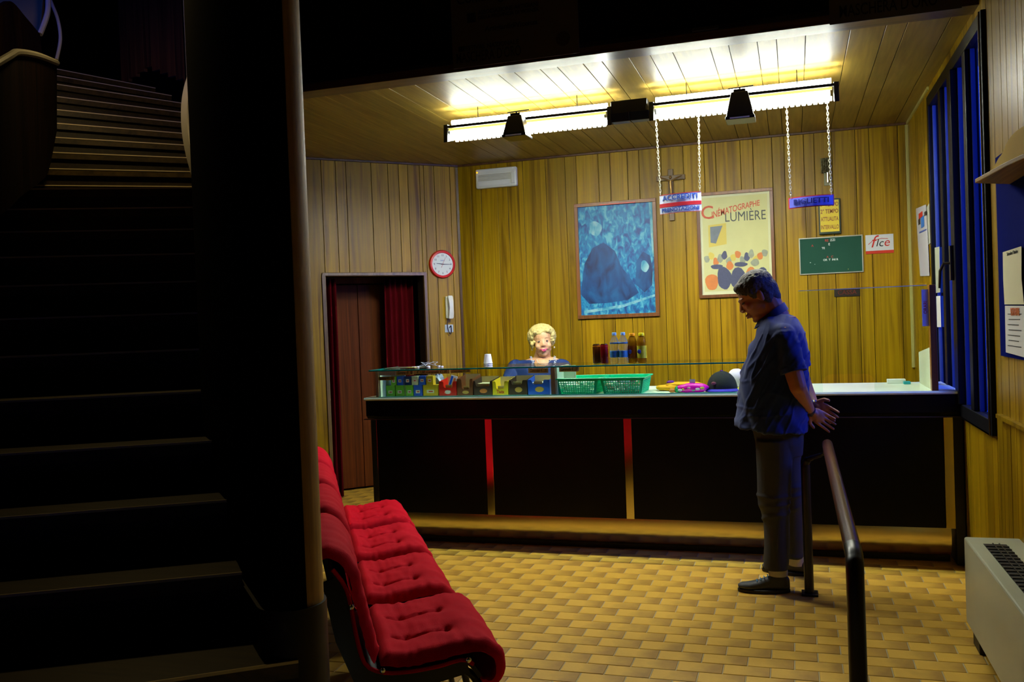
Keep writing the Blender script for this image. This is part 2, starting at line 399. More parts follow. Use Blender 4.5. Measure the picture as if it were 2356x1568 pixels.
# the dark upper front (fascia) over the opening, with its wooden edge
struct(MB().box(-3.70, XR+.15, 4.98, 5.10, ZC+.035, 4.3).build('wall_fascia', SOFTBLACK))
struct(MB().box(-3.70, XR+.1, 4.975, 5.13, ZC-.012, ZC+.035).build('trim_6', wood('fascia_edge_wood', (.06, .03, .01), (.10, .05, .02), (.13, .07, .025), axis=0), bevel=.003))
struct(MB().box(-3.68, XR, 4.968, 4.98, ZC+.036, ZC+.06).build('trim_7', BLACK))
# dark front lobby shell: ceiling, walls behind and beside the camera
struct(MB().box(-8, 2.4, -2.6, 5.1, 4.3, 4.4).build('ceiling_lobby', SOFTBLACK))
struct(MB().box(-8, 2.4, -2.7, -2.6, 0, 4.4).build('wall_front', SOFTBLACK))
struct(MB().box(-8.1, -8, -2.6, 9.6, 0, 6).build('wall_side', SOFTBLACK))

# ------------------------------------------------------------------ wall between the lobby and the stairs
def slab(name, p, q, z0, z1, th, m, r=True):
    p = Vector((p[0], p[1], 0)); q = Vector((q[0], q[1], 0)); d = (q-p); L_ = d.length; d.normalize(); nrm = Vector((-d.y, d.x, 0))
    poly = []
    if r:
        for k in range(13):
            a = R(90+180*k/12); poly.append((th/2*math.cos(a), th/2*math.sin(a)))
    else: poly += [(0, th/2), (0, -th/2)]
    poly += [(L_, -th/2), (L_, th/2)]
    return MB().prism(poly, z0, z1, lambda u, v, z: p+d*u+nrm*v+Vector((0, 0, z))).build(name, m, smooth=True)
E0 = (-1.356, 2.170)
ENDW = wood('lit_rim_wood', (.26, .14, .006), (.34, .18, .01), (.38, .21, .014), rough=.6)  # brighter facing, paints the light along the rim of the wall end
slab_w = struct(slab('wall_partition', (E0[0], E0[1]), (-2.17, 3.04), 0, 4.3, .17, SOFTBLACK))  # face made black to hold the shade beside the lit rim
def lit_end_rim():
    p = Vector((E0[0], E0[1], 0)); d = (Vector((-2.17, 3.04, 0))-p).normalized(); nr = Vector((-d.y, d.x, 0)); poly = []
    for k in range(13):
        a = R(196+74*k/12); poly.append((.0875*math.cos(a), .0875*math.sin(a)))
    poly += [(.3, -.0875), (.3, -.083)]
    for k in range(13):
        a = R(270-74*k/12); poly.append((.0835*math.cos(a), .0835*math.sin(a)))
    return MB().prism(poly, .755, 4.3, lambda u, v, z: p+d*u+nr*v+Vector((0, 0, z))).build('trim_10', ENDW, smooth=True)
struct(lit_end_rim())
struct(slab('trim_8', (E0[0], E0[1]), (-2.16, 3.03), 0, .755, .19, mat('dark_dado', (.010, .006, .003), .5)))
DIV = [(-2.09, 3.00), (-3.46, 4.81), (-4.38, 6.04), (-5.46, 7.49)]
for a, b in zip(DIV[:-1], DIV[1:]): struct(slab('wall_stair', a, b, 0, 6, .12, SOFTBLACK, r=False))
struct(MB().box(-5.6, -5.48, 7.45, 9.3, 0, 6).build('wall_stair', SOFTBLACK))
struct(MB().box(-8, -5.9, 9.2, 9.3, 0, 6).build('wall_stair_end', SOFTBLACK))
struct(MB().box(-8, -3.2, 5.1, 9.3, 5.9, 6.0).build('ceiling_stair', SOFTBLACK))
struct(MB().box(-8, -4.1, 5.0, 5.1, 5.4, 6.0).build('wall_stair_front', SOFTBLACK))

# ------------------------------------------------------------------ staircase
stair = thing('staircase', 'dark wooden winding staircase with pale strips for its lit nosings, rising behind the partition', 'staircase')
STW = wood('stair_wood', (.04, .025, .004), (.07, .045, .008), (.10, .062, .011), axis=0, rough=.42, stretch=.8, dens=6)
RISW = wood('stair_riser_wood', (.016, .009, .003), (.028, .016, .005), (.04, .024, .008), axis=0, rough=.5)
RIGHT = {-5: (640, 1478), -4: (517, 1321), -3: (486, 1159), -2: (461, 1021), -1: (448, 902), 0: (440, 804), 1: (440, 720), 2: (437, 644), 3: (434, 578), 4: (433, 523), 5: (431, 476),
         6: (429, 432), 7: (428, 429), 8: (427, 394), 9: (427, 363), 10: (425, 334), 11: (422, 309), 12: (421, 284), 13: (421, 263), 14: (418, 243), 15: (384, 222), 16: (347, 199)}
PHI = {-5: 72, -4: 77, -3: 77, -2: 77, -1: 78, 7: 73, 8: 70, 9: 65.5, 10: 61.5, 11: 57.5, 12: 53.5, 13: 49.5, 14: 45.5, 15: 42, 16: 39}
yawf = math.atan2(CM[2][0], CM[2][1])
lines = {}
for n in range(-5, 17):
    D = (115.7+0)/1; D = 3.857+.294*n if n <= 6 else 6.557+.297*(n-7)
    px, py = RIGHT[n]; p = atd(px, py, D); phi = R(PHI.get(n, 79))
    z = 1.444+.165*n
    d = Vector((math.sin(yawf+phi), math.cos(yawf+phi), 0))
    p.z = z; lines[n] = (p, d)
for n in range(-5, 17):
    p, d = lines[n]
    q, d2 = lines[n+1] if n < 16 else (p+Vector((-.2, .25, 0)), d)
    back = Vector((-d.y, d.x, 0)); z = p.z; W = 1.9 if n >= 6 else 1.8
    a0, a1 = p+d*.05, p-d*W
    q2 = Vector((q.x, q.y, z)); b0, b1 = q2+d2*.05+back*.05, q2-d2*W+back*.05
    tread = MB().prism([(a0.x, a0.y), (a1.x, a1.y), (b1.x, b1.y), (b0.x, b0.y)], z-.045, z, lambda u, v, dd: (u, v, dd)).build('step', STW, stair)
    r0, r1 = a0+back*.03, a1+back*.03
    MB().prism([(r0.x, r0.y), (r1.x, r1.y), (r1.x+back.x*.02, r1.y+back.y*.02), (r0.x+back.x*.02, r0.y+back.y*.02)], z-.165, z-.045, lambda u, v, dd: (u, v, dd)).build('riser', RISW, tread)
    f0, f1 = a0-back*.004, a1-back*.004
    MB().prism([(f0.x, f0.y), (f1.x, f1.y), (f1.x+back.x*.006, f1.y+back.y*.006), (f0.x+back.x*.006, f0.y+back.y*.006)], z-.004, z+.004, lambda u, v, dd: (u, v, dd)).build('nosing', mat('lit_nosing_edge', (.85, .70, .40), .4, metal=.2), tread)  # pale strip paints the light caught on the tread edge
# inner curved balustrade, its handrails, and the outer handrail end
def ribbon(A, B, th, name, m, parent, smooth=True):
    mb = MB(); n = len(A); A = [Vector(p) for p in A]; B = [Vector(p) for p in B]
    vs = []; fs = []
    for i in range(n):
        t = (A[min(i+1, n-1)]-A[max(i-1, 0)]); e = (B[i]-A[i]); nr = t.cross(e).normalized()*th
        vs += [A[i], B[i], B[i]+nr, A[i]+nr]
    for i in range(n-1):
        for k in range(4): fs.append((i*4+k, i*4+(k+1) % 4, (i+1)*4+(k+1) % 4, (i+1)*4+k))
    fs += [(3, 2, 1, 0), ((n-1)*4, (n-1)*4+1, (n-1)*4+2, (n-1)*4+3)]
    return mb.add(vs, fs).build(name, m, parent, smooth=smooth)
def spline(pts, k=6):
    out = []; P = [Vector(p) for p in pts]
    for i in range(len(P)-1):
        p0 = P[max(i-1, 0)]; p1 = P[i]; p2 = P[i+1]; p3 = P[min(i+2, len(P)-1)]
        for j in range(k):
            t = j/k; out.append(.5*((2*p1)+(-p0+p2)*t+(2*p0-5*p1+4*p2-p3)*t*t+(-p0+3*p1-3*p2+p3)*t**3))
    out.append(P[-1]); return out
bal = thing('balustrade', 'dark curved wooden balustrade with pale handrail at the upper left of the stairs', 'balustrade', atd(60, 300, 5.3))
BALW = wood('balustrade_wood', (.005, .0025, .001), (.010, .004, .0015), (.018, .007, .003), rough=.7, spec=.08)
T_ = spline([atd(-120, 205, 4.3), atd(-40, 165, 4.5), atd(20, 130, 4.8), atd(42, 120, 5.1), atd(85, 127, 5.6), atd(125, 142, 6.2), atd(131, 145, 6.5)])
B_ = spline([atd(-120, 560, 4.3), atd(-40, 520, 4.5), atd(20, 480, 4.8), atd(50, 450, 5.1), atd(90, 420, 5.6), atd(112, 392, 6.2), atd(131, 300, 6.5)])
ribbon(T_, B_, .03, 'panel', BALW, bal)
MB().tube(T_, .02, 8).build('handrail', mat('pale_handrail', (.45, .42, .34), .3), bal, smooth=True)
bal2 = thing('balustrade', 'upper turn of the curved balustrade with a pale inner face, in the top left corner', 'balustrade', atd(60, 60, 7.2))
T2 = spline([atd(-60, 40, 6.4), atd(0, 14, 6.6), atd(27, 4, 6.9), atd(60, 40, 7.1), atd(92, 78, 7.3)])
B2 = spline([atd(-60, 240, 6.4), atd(0, 220, 6.6), atd(40, 200, 6.9), atd(75, 180, 7.1), atd(100, 150, 7.3)])
ribbon(T2, B2, .03, 'panel', BALW, bal2)
H2 = spline([atd(110, -40, 7.6), atd(111, 0, 7.6), atd(108, 35, 7.5), atd(92, 79, 7.4)])
MB().tube(H2, .022, 8).build('handrail', MATS['pale_handrail'], bal2, smooth=True)
H3 = spline([atd(104, -30, 7.9), atd(118, 5, 7.8), atd(133, 45, 7.6), atd(139, 90, 7.4), atd(130, 138, 7.2)])
MB().tube(H3, .014, 8).build('outer_handrail', MATS['pale_handrail'], bal2, smooth=True)
A_ = [atd(-40, -60, 8.0), atd(20, -60, 8.0), atd(60, -60, 8.0), atd(104, -60, 8.0)]
B3 = [atd(-40, 10, 8.0), atd(27, 6, 8.0), atd(60, 42, 8.0), atd(92, 78, 8.0)]
ribbon(A_, B3, .03, 'inner_face', mat('pale_stair_plaster', (.28, .20, .07), .8), bal2)
rail2 = thing('stair_handrail', 'pale curved handrail end standing against the right side of the stairs', 'handrail', atd(440, 300, 6.3))
A_ = spline([atd(436, 178, 6.7), atd(427, 205, 6.65), atd(422, 245, 6.55), atd(424, 300, 6.4), atd(435, 360, 6.25), atd(455, 428, 6.1)])
B3 = spline([atd(437.5, 180, 6.68), atd(438, 215, 6.60), atd(436, 250, 6.48), atd(438, 300, 6.3), atd(449, 360, 6.1), atd(467, 427, 5.9)])
ribbon(A_, B3, .02, 'rail', mat('grey_white_rail', (.55, .52, .46), .35), rail2)
# brown boards beyond the upper flight, and the grey pier next to it
wp = thing('wall_landing', None, None, (0, 0, 0)); struct(wp)
for i in range(9):
    p0 = 268+i*18; p1 = p0+17
    yb0 = 190-8*min(i, 3)+max(0, i-3)*10
    a, b = atd(p0, -60, 9.3-.05*i), atd(p1, -60, 9.3-.05*i-.05); zb = atd(p0, yb0, 9.3).z
    MB().prism([(a.x, a.y), (b.x, b.y), (b.x+.02, b.y+.03), (a.x+.02, a.y+.03)], zb, 5.85, lambda u, v, d: (u, v, d)).build('board', wood('landing_board_wood', (.05, .017, .004), (.10, .035, .008), (.14, .05, .012), rough=.45), wp)
a, b = atd(430, 200, 7.3), atd(480, 200, 7.3)
pier = struct(MB().prism([(a.x, a.y), (b.x, b.y), (b.x-.1, b.y+.3), (a.x-.1, a.y+.3)], 2.75, 5.9, lambda u, v, d: (u, v, d)).build('wall_pier', mat('grey_plaster', (.16, .15, .12), .8)))
# a lamp for the landing, out of frame
ll = thing('landing_lamp', 'round ceiling lamp over the upper landing of the staircase', 'lamp', tuple(atd(250, -240, 5.6)+Vector((0, 0, .2))))
MB().lathe([(.03, 1.2), (.03, .10), (.12, .05), (.15, 0), (.10, -.03)], tuple(atd(250, -240, 5.6)+Vector((0, 0, .2)))).build('shade', BLACKM, ll, smooth=True)

# ------------------------------------------------------------------ vestibule behind the doorway
def ldoor(x, y, z):   # local coordinates of the left wall
    return Vector((CX+(x-y)*s2, CY+(x+y)*s2, z))
def lbox(mb, x0, x1, y0, y1, z0, z1):
    vs = [ldoor(x, y, z) for z in (z0, z1) for y in (y0, y1) for x in (x0, x1)]
    return mb.add(vs, [(0, 2, 3, 1), (4, 5, 7, 6), (0, 1, 5, 4), (2, 6, 7, 3), (0, 4, 6, 2), (1, 3, 7, 5)])
struct(lbox(MB(), -1.5, -.05, .75, .8, 0, 2.3).build('wall_vestibule', SOFTBLACK))
struct(lbox(MB(), -1.5, -1.42, .14, .75, 0, 2.3).build('wall_vestibule', SOFTBLACK))
struct(lbox(MB(), -.12, -.05, .14, .75, 0, 2.3).build('wall_vestibule', SOFTBLACK))
struct(lbox(MB(), -1.5, -.05, .14, .8, 2.3, 2.35).build('ceiling_vestibule', SOFTBLACK))
lp = ldoor(-.95, .5, 0)
dl = thing('inner_door', 'reddish brown wooden door leaf seen inside the doorway between red curtains', 'door', lp)
REDW = wood('inner_door_wood', (.06, .014, .002), (.09, .021, .003), (.12, .029, .004), rough=.6, spec=.1)
lbox(MB(), -1.30, -.86, .48, .52, .02, 1.93).build('leaf', REDW, dl, bevel=.004)
lbox(MB(), -.855, -.55, .48, .52, .02, 1.93).build('leaf', REDW, dl, bevel=.004)
lbox(MB(), -1.32, -.53, .47, .53, 1.94, 2.0).build('lintel', REDW, dl, bevel=.004)
CURT = mat('dark_red_velvet', (.10, .001, .004), .9, spec=.1)
def curtain(name, label, x0, x1, y, z0, z1, folds, amp, grp):
    mb = MB(); n = folds*10
    base = ldoor((x0+x1)/2, y, z0); t = thing(name, label, 'curtain', base, group=grp)
    rows = 8; vs = []; fs = []
    for k in range(rows+1):
        f = k/rows; z = z1+(z0-z1)*f
        for i in range(n+1):
            u = i/n; x = x0+(x1-x0)*u; yy = y+amp*math.sin(u*folds*2*math.pi+.5*math.sin(3*f))*(1-.2*f)+.01*math.sin(u*17+f*4)
            vs.append(ldoor(x, yy, z))
    for k in range(rows):
        for i in range(n): a = k*(n+1)+i; fs.append((a, a+1, a+n+2, a+n+1))
    o = mb.add(vs, fs).build('fabric', CURT, t, smooth=True)
    so = o.modifiers.new('th', 'SOLIDIFY'); so.thickness = .004
    return t
curtain('curtain', 'dark red curtain gathered at the right side of the doorway', -.66, -.385, .26, .02, 1.97, 5, .028, None)
curtain('curtain', 'dark red curtain hanging at the left side of the doorway down to the floor', -1.285, -1.15, .20, .01, 1.97, 3, .03, None)

# ------------------------------------------------------------------ window in the right wall (parts in world coordinates)
win = struct(thing('window_1', None, None, (XR, 5.75, WZ0)))
y0, y1 = YB-WY1, YB-WY0      # 4.83 .. 6.68
FRM = mat('dark_window_frame', (.002, .0022, .004), .5, spec=.2)
fr = MB(); x0, x1 = XR-.030, XR+.035
fr.box(x0, x1, y0, y0+.085, WZ0, WZ1); fr.box(x0, x1, y1-.06, y1, WZ0, WZ1); fr.box(x0, x1, y0+.085, y1-.06, WZ0, WZ0+.075); fr.box(x0, x1, y0+.085, y1-.06, WZ1-.07, WZ1)
fr.build('frame', FRM, win, bevel=.004)
MB().box(x0-.006, x0, y0+.03, y0+.036, WZ0, WZ1).build('frame_bead', mat('dull_bronze', (.20, .13, .05), .3, metal=.8), win)
inner0, inner1 = y0+.085, y1-.06
cuts = [inner0, inner0+.40, inner0+.80, inner0+1.24, inner1]
mull = [.085, .12, .085]
for k, yc in enumerate(cuts[1:-1]):
    MB().box(x0-.012 if k == 1 else x0, x1, yc-mull[k]/2, yc+mull[k]/2, WZ0+.075, WZ1-.07).build('mullion', FRM, win, bevel=.005)
edges = [inner0]+[c for k, yc in enumerate(cuts[1:-1]) for c in (yc-mull[k]/2, yc+mull[k]/2)]+[inner1]
for k in range(4):
    a, b = edges[2*k], edges[2*k+1]
    MB().box(XR+.004, XR+.010, a, b, WZ0+.075, WZ1-.07).build('pane', GLASSW, win)
    g = MB()
    g.box(XR-.004, XR+.018, a, a+.012, WZ0+.075, WZ1-.07); g.box(XR-.004, XR+.018, b-.012, b, WZ0+.075, WZ1-.07)
    g.build('glazing_bead', mat('blue_grey_bead', (.05, .07, .16), .4), win)
hd = MB(); yc = cuts[2]
hd.box(x0-.03, x0-.01, yc-.02, yc+.02, 1.66, 1.86)
hd.tube([(x0-.02, yc, 1.76), (x0-.06, yc+.01, 1.76), (x0-.075, yc+.05, 1.72), (x0-.078, yc+.07, 1.62)], [.008, .009, .009, .007], 8)
hd.build('handle', mat('dark_bronze', (.03, .022, .012), .3, metal=.6), win, smooth=True)
# what lies outside the glass: a far dark building edge and a lit white sign, low
ob = thing('outside_wall', 'grey outside wall faintly seen through the window panes', 'wall', (2.3, 6.2, 0))
MB().box(2.3, 2.45, 5.4, 12.0, 0, 1.35).build('render', mat('outside_render', (.22, .20, .20), .8), ob)

# ------------------------------------------------------------------ counter
counter = thing('ticket_counter', 'long black laminate ticket counter with pale vertical strips and a curved plinth', 'counter', (-1.03, 5.9, 0))
XL, XRc = -2.90, .90
c = MB(); c.box(-2.86, .86, 5.74, 6.30, .22, .875)
c.build('body', LAM, counter)
c = MB(); c.prism([(5.70, 1.002), (5.70, .895), (5.725, .872), (6.35, .872), (6.35, 1.002)], XL, XRc, lambda u, v, d: (d, u, v)); c.build('apron', LAM, counter, bevel=.003)
MB().box(XL-.01, XRc+.01, 5.685, 5.70, .868, .874).build('apron_line', mat('brown_edge', (.05, .03, .02), .3), counter)
# front panels between the strips
strips = [(-2.875, -2.832), (at(1115, 962, 1, 5.72).x, at(1131, 962, 1, 5.72).x), (at(1434, 961, 1, 5.72).x, at(1452, 961, 1, 5.72).x), (at(2170, 953, 1, 5.72).x, at(2192, 953, 1, 5.72).x)]
mid = (strips[2][1]+strips[3][0])/2
bounds = [(strips[0][1], strips[1][0]), (strips[1][1], strips[2][0]), (strips[2][1], mid-.012), (mid+.012, strips[3][0])]
for a, b in bounds: MB().box(a+.002, b-.002, 5.722, 5.74, .215, .868).build('front_panel', LAM, counter, bevel=.002)
for a, b in strips[:1]+strips[1:]: MB().box(a, b, 5.718, 5.742, .215, .868).build('metal_strip', STEELM, counter, bevel=.001)
# toe board: rounded, wood coloured laminate reflecting the tiles
kb = []
for k in range(9):
    a = R(90*k/8); kb.append((5.80-.075*math.sin(a)*1.0, .215-.215*(k/8)))
kick = [(5.728, .215), (5.722, .17), (5.726, .12), (5.745, .075), (5.775, .045), (5.80, .035), (5.85, .03), (5.85, .215)]
MB().prism(kick, -2.80, .84, lambda u, v, d: (d, u, v)).build('plinth', mat('brassy_steel_plinth', (.70, .58, .30), .24, metal=1, var=.1, vscale=5), counter, smooth=True)
MB().box(-2.80, .84, 5.80, 5.84, 0, .04).build('plinth_foot', BLACK, counter)
MB().box(-2.80, -2.78, 5.75, 6.3, .04, .22).build('side', LAM, counter)
MB().box(.865, .915, 5.715, 6.3, 0, .87).build('end_post', BLACK, counter, bevel=.003)
# worktop
wt = MB(); wt.prism([(5.695, 1.022), (5.690, 1.012), (5.695, 1.003), (6.42, 1.003), (6.42, 1.022)], XL-.01, XRc+.005, lambda u, v, d: (d, u, v))
top = tag(wt.build('worktop', WORKTOP, None), 'white worktop lying on the black ticket counter', 'worktop')
ZT = 1.0225
# ------------------------------------------------------------------ glass display case and screen
case = thing('glass_display_case', 'low glass display case with a green edged glass shelf on the left of the counter', 'display case', (-1.55, 5.9, ZT))
GX0, GX1, GZ = -2.83, .02, 1.22
MB().box(GX0, GX1, 5.635, 6.12, GZ-.009, GZ-.001).build('top_shelf', GLASS, case)
MB().box(GX0, GX1, 5.628, 5.635, GZ-.0095, GZ-.0005).build('shelf_edge', GLEDGE, case, bevel=.001)
MB().box(GX0-.005, GX0, 5.635, 6.12, GZ-.0095, GZ-.0005).build('shelf_edge', GLEDGE, case)
MB().box(GX0+.03, GX1-.03, 5.705, 5.710, ZT, GZ-.01).build('front_glass', GLASS, case)
MB().box(GX0+.03, GX1-.03, 5.700, 5.715, ZT, ZT+.006).build('front_glass_edge', mat('pale_green_edge', (.10, .50, .38), .3), case)
POSTM = mat('pale_wood_edge', (.30, .25, .14), .4); MINT = mat('pale_mint_panel', (.52, .66, .50), .5)
for xx in (-2.80, -1.515):
    MB().box(xx, xx+.012, 5.718, 6.06, ZT, GZ-.01).build('divider', MINT, case, bevel=.001)
    MB().box(xx-.022 if xx < -2 else xx-.03, xx, 5.712, 5.724, ZT, GZ-.01).build('divider_edge', POSTM, case, bevel=.001)
MB().box(-2.788, -2.68, 5.90, 5.91, ZT, GZ-.01).build('side_panel', MINT, case)
MB().box(-1.503, -1.42, 5.90, 5.91, ZT, GZ-.01).build('side_panel', MINT, case)
MB().box(-.03, -.018, 5.718, 6.06, ZT, GZ-.01).build('divider', GLASS, case)
scr = thing('glass_screen', 'tall clear glass screen standing on the right half of the counter', 'screen', (.35, 5.72, ZT))
SX0, SX1, SZ = .03, .745, 1.637
a0, a1 = at(1893, 880, 1, 5.72).x, at(2012, 880, 1, 5.72).x
g = MB(); arch = []
for k in range(9):
    a = R(90*k/8); arch.append((a0+.05-.05*math.cos(a), ZT+.055+.05*math.sin(a)))
for k in range(9):
    a = R(90*k/8); arch.append((a1-.05+.05*math.sin(a), ZT+.055+.05*math.cos(a)))
poly = [(SX0, ZT), (a0, ZT)]+arch+[(a1, ZT), (SX1, ZT), (SX1, SZ), (SX0, SZ)]
g.prism(poly, 5.716, 5.724, lambda u, v, d: (u, d, v)).build('glass', GLASS, scr)
MB().box(SX0, SX1, 5.7155, 5.7245, SZ, SZ+.004).build('polished_edge', mat('bright_glass_edge', (.75, .85, .65), .2), scr)
ep = MB(); ep.box(.755, .79, 5.70, 5.76, ZT, 1.64); ep.build('end_post', FRAMEW, scr, bevel=.002)
# cheek of white board standing on the worktop right of the screen
ck = thing('white_side_board', 'white board standing upright on the worktop beside the brown post', 'board', (.79, 6.1, ZT))
MB().prism([(5.765, ZT), (6.33, ZT), (6.33, ZT+.20), (5.765, ZT+.255)], .765, .777, lambda u, v, d: (d, u, v)).build('panel', mat('cream_board', (.58, .62, .45), .5), ck)
cl = thing('hinge_clip', 'small white clip with a turquoise tip lying on the right end of the worktop', 'clip', (.66, 6.30, ZT))
MB().box(.57, .68, 6.30, 6.36, ZT, ZT+.028).build('block', WHITE, cl, bevel=.003)
MB().box(.66, .70, 6.22, 6.28, ZT, ZT+.018).build('tip', mat('turquoise_plastic', (.02, .35, .40), .4), cl, bevel=.002)
bl = thing('letter_slip', 'red lettered white card on the brown post of the screen', 'card', (.75, 5.74, 1.42))
MB().box(.715, .753, 5.712, 5.716, 1.40, 1.615).build('card', PAPER, bl)
txt('lettering', 'ORARI', INKRED, bl, (.734, 5.711, 1.51), size=.026, rot=(R(90), R(-90), 0))
# ------------------------------------------------------------------ lamp row
LY, LZ = 5.86, -.037
LK = 5.93/6.08
def fluoro(xa, xb, label):
    t = thing('fluorescent_lamp', label, 'lamp', ((xa+xb)/2, LY, 2.915+LZ), group=None)
    y = LY
    MB().box(xa-.03, xb+.03, y-.06, y-.035, 2.908+LZ, 2.926+LZ).build('spine', BLACKM, t, bevel=.002)
    for e in (xa-.035, xb+.01):
        MB().prism([(-.07, -.10), (.06, -.07), (.06, .03), (-.06, .025)], e, e+.03, lambda u, v, d: (d, y+u, 2.91+LZ+v)).build('end_cap', BLACKM, t, bevel=.004)
    TUBM = mat('lit_tube', (1, 1, 1), .4, emit=(.97, 1, .90), es=TUBE)
    MB().cyl((xa, y+.02, 2.958+LZ), (xb, y+.02, 2.958+LZ), .019, n=14).build('tube', mat('lit_upper_tube', (1, 1, 1), .4, emit=(.90, 1, .95), es=TUBE_UP), t, smooth=True)
    MB().cyl((xa, y-.01, 2.845+LZ), (xb, y-.01, 2.845+LZ), .013, n=14).build('tube', TUBM, t, smooth=True)
    # lamellar diffuser with a scalloped lower edge
    d = MB(); n = int((xb-xa)/.034)
    for i in range(n):
        u0 = xa+.01+(xb-xa-.02)*i/n; u1 = u0+(xb-xa-.02)/n
        m_ = (u0+u1)/2
        poly = [(u0+.001, 2.885+LZ), (u1-.001, 2.885+LZ), (u1-.001, 2.845+LZ), (m_+.010, 2.829+LZ), (m_-.010, 2.829+LZ), (u0+.001, 2.845+LZ)]
        d.prism(poly, y-.055, y-.050, lambda a, b, c_: (a, c_, b))
        d.prism(poly, y+.035, y+.040, lambda a, b, c_: (a, c_, b))
        d.box(u0, u0+.003, y-.05, y+.035, 2.862+LZ, 2.88+LZ)
    d.build('diffuser', mat('lit_diffuser', (.9, .9, .85), .5, emit=(.92, 1, .80), es=DIFF), t)
    lm = MB(); lm.box(xa, xb, y-.052, y-.048, 2.889+LZ, 2.906+LZ); lm.build('yellowed_strip', mat('yellowed_strip', (.9, .7, .25), .5, emit=(1, .60, .10), es=.9), t)
    for hx in (xa+.2, xb-.2): MB().cyl((hx, y+.0, 2.92+LZ), (hx, y+.0, ZC), .003, n=6).build('hanger', BLACKM, t)
    return t
f1 = fluoro(-2.235, -1.134, 'long lit fluorescent ceiling lamp, the left one of the pair over the counter')
f2 = fluoro(-.814, .262, 'long lit fluorescent ceiling lamp from which the two chained signs hang')
jb = thing('ballast_box', 'black ballast box between the two fluorescent lamps', 'lamp housing', (-.974, LY, 2.84+LZ))
MB().box(-1.10, -.862, LY-.05, LY+.06, 2.885+LZ, 2.968+LZ).build('upper_box', BLACKM, jb, bevel=.006)
for xa_, xb_ in ((-1.10, -.976), (-.972, -.85)):
    MB().prism([(-.075, 2.885+LZ), (.06, 2.885+LZ), (.045, 2.835+LZ), (-.06, 2.828+LZ)], xa_, xb_, lambda u, v, d: (d, LY+u, v)).build('lower_box', BLACKM, jb, bevel=.004)
def flood(cx, cz, label, w=.16, h=.15):
    t = thing('spotlight', label, 'spotlight', (cx, 5.70, cz))
    y = 5.70; m = MB()
    # truncated pyramid housing, wider at the bottom
    vs = []
    for (hw, hy, z) in ((w*.30, .05, cz+h/2), (w*.5, .075, cz-h/2)):
        vs += [(cx-hw, y-hy, z), (cx+hw, y-hy, z), (cx+hw, y+hy, z), (cx-hw, y+hy, z)]
    m.add(vs, [(3, 2, 1, 0), (4, 5, 6, 7), (0, 1, 5, 4), (1, 2, 6, 5), (2, 3, 7, 6), (3, 0, 4, 7)]); m.build('housing', BLACKM, t, bevel=.006)
    MB().box(cx-w*.53, cx+w*.53, y-.083, y+.083, cz-h/2-.018, cz-h/2).build('rim', BLACKM, t, bevel=.003)
    MB().box(cx-w*.36, cx+w*.34, y-.086, y-.083, cz-h/2-.014, cz-h/2-.006).build('glass_edge', mat('lens_white', (.7, .75, .7), .2), t)
    MB().box(cx-w*.22, cx+w*.22, y-.035, y+.035, cz+h/2, cz+h/2+.018).build('neck', BLACKM, t, bevel=.003)
    MB().tube([(cx, y, cz+h/2+.018), (cx, y, cz+h/2+.03), (cx, y+.12, cz+h/2+.035)], .005, 6).build('bracket', BLACKM, t)
    MB().cyl((cx-.07, y+.03, cz+h/2+.04), (cx+.08, y+.03, cz+h/2+.045), .004, n=6).build('crossbar', BLACKM, t)
flood(at(1189, 290, 1, 5.70).x, at(1189, 290, 1, 5.70).z, 'black box spotlight hanging before the left fluorescent lamp', w=.155, h=.125)
flood(at(1703, 243, 1, 5.70).x, at(1703, 243, 1, 5.70).z, 'black box spotlight hanging before the right fluorescent lamp', w=.165, h=.155)

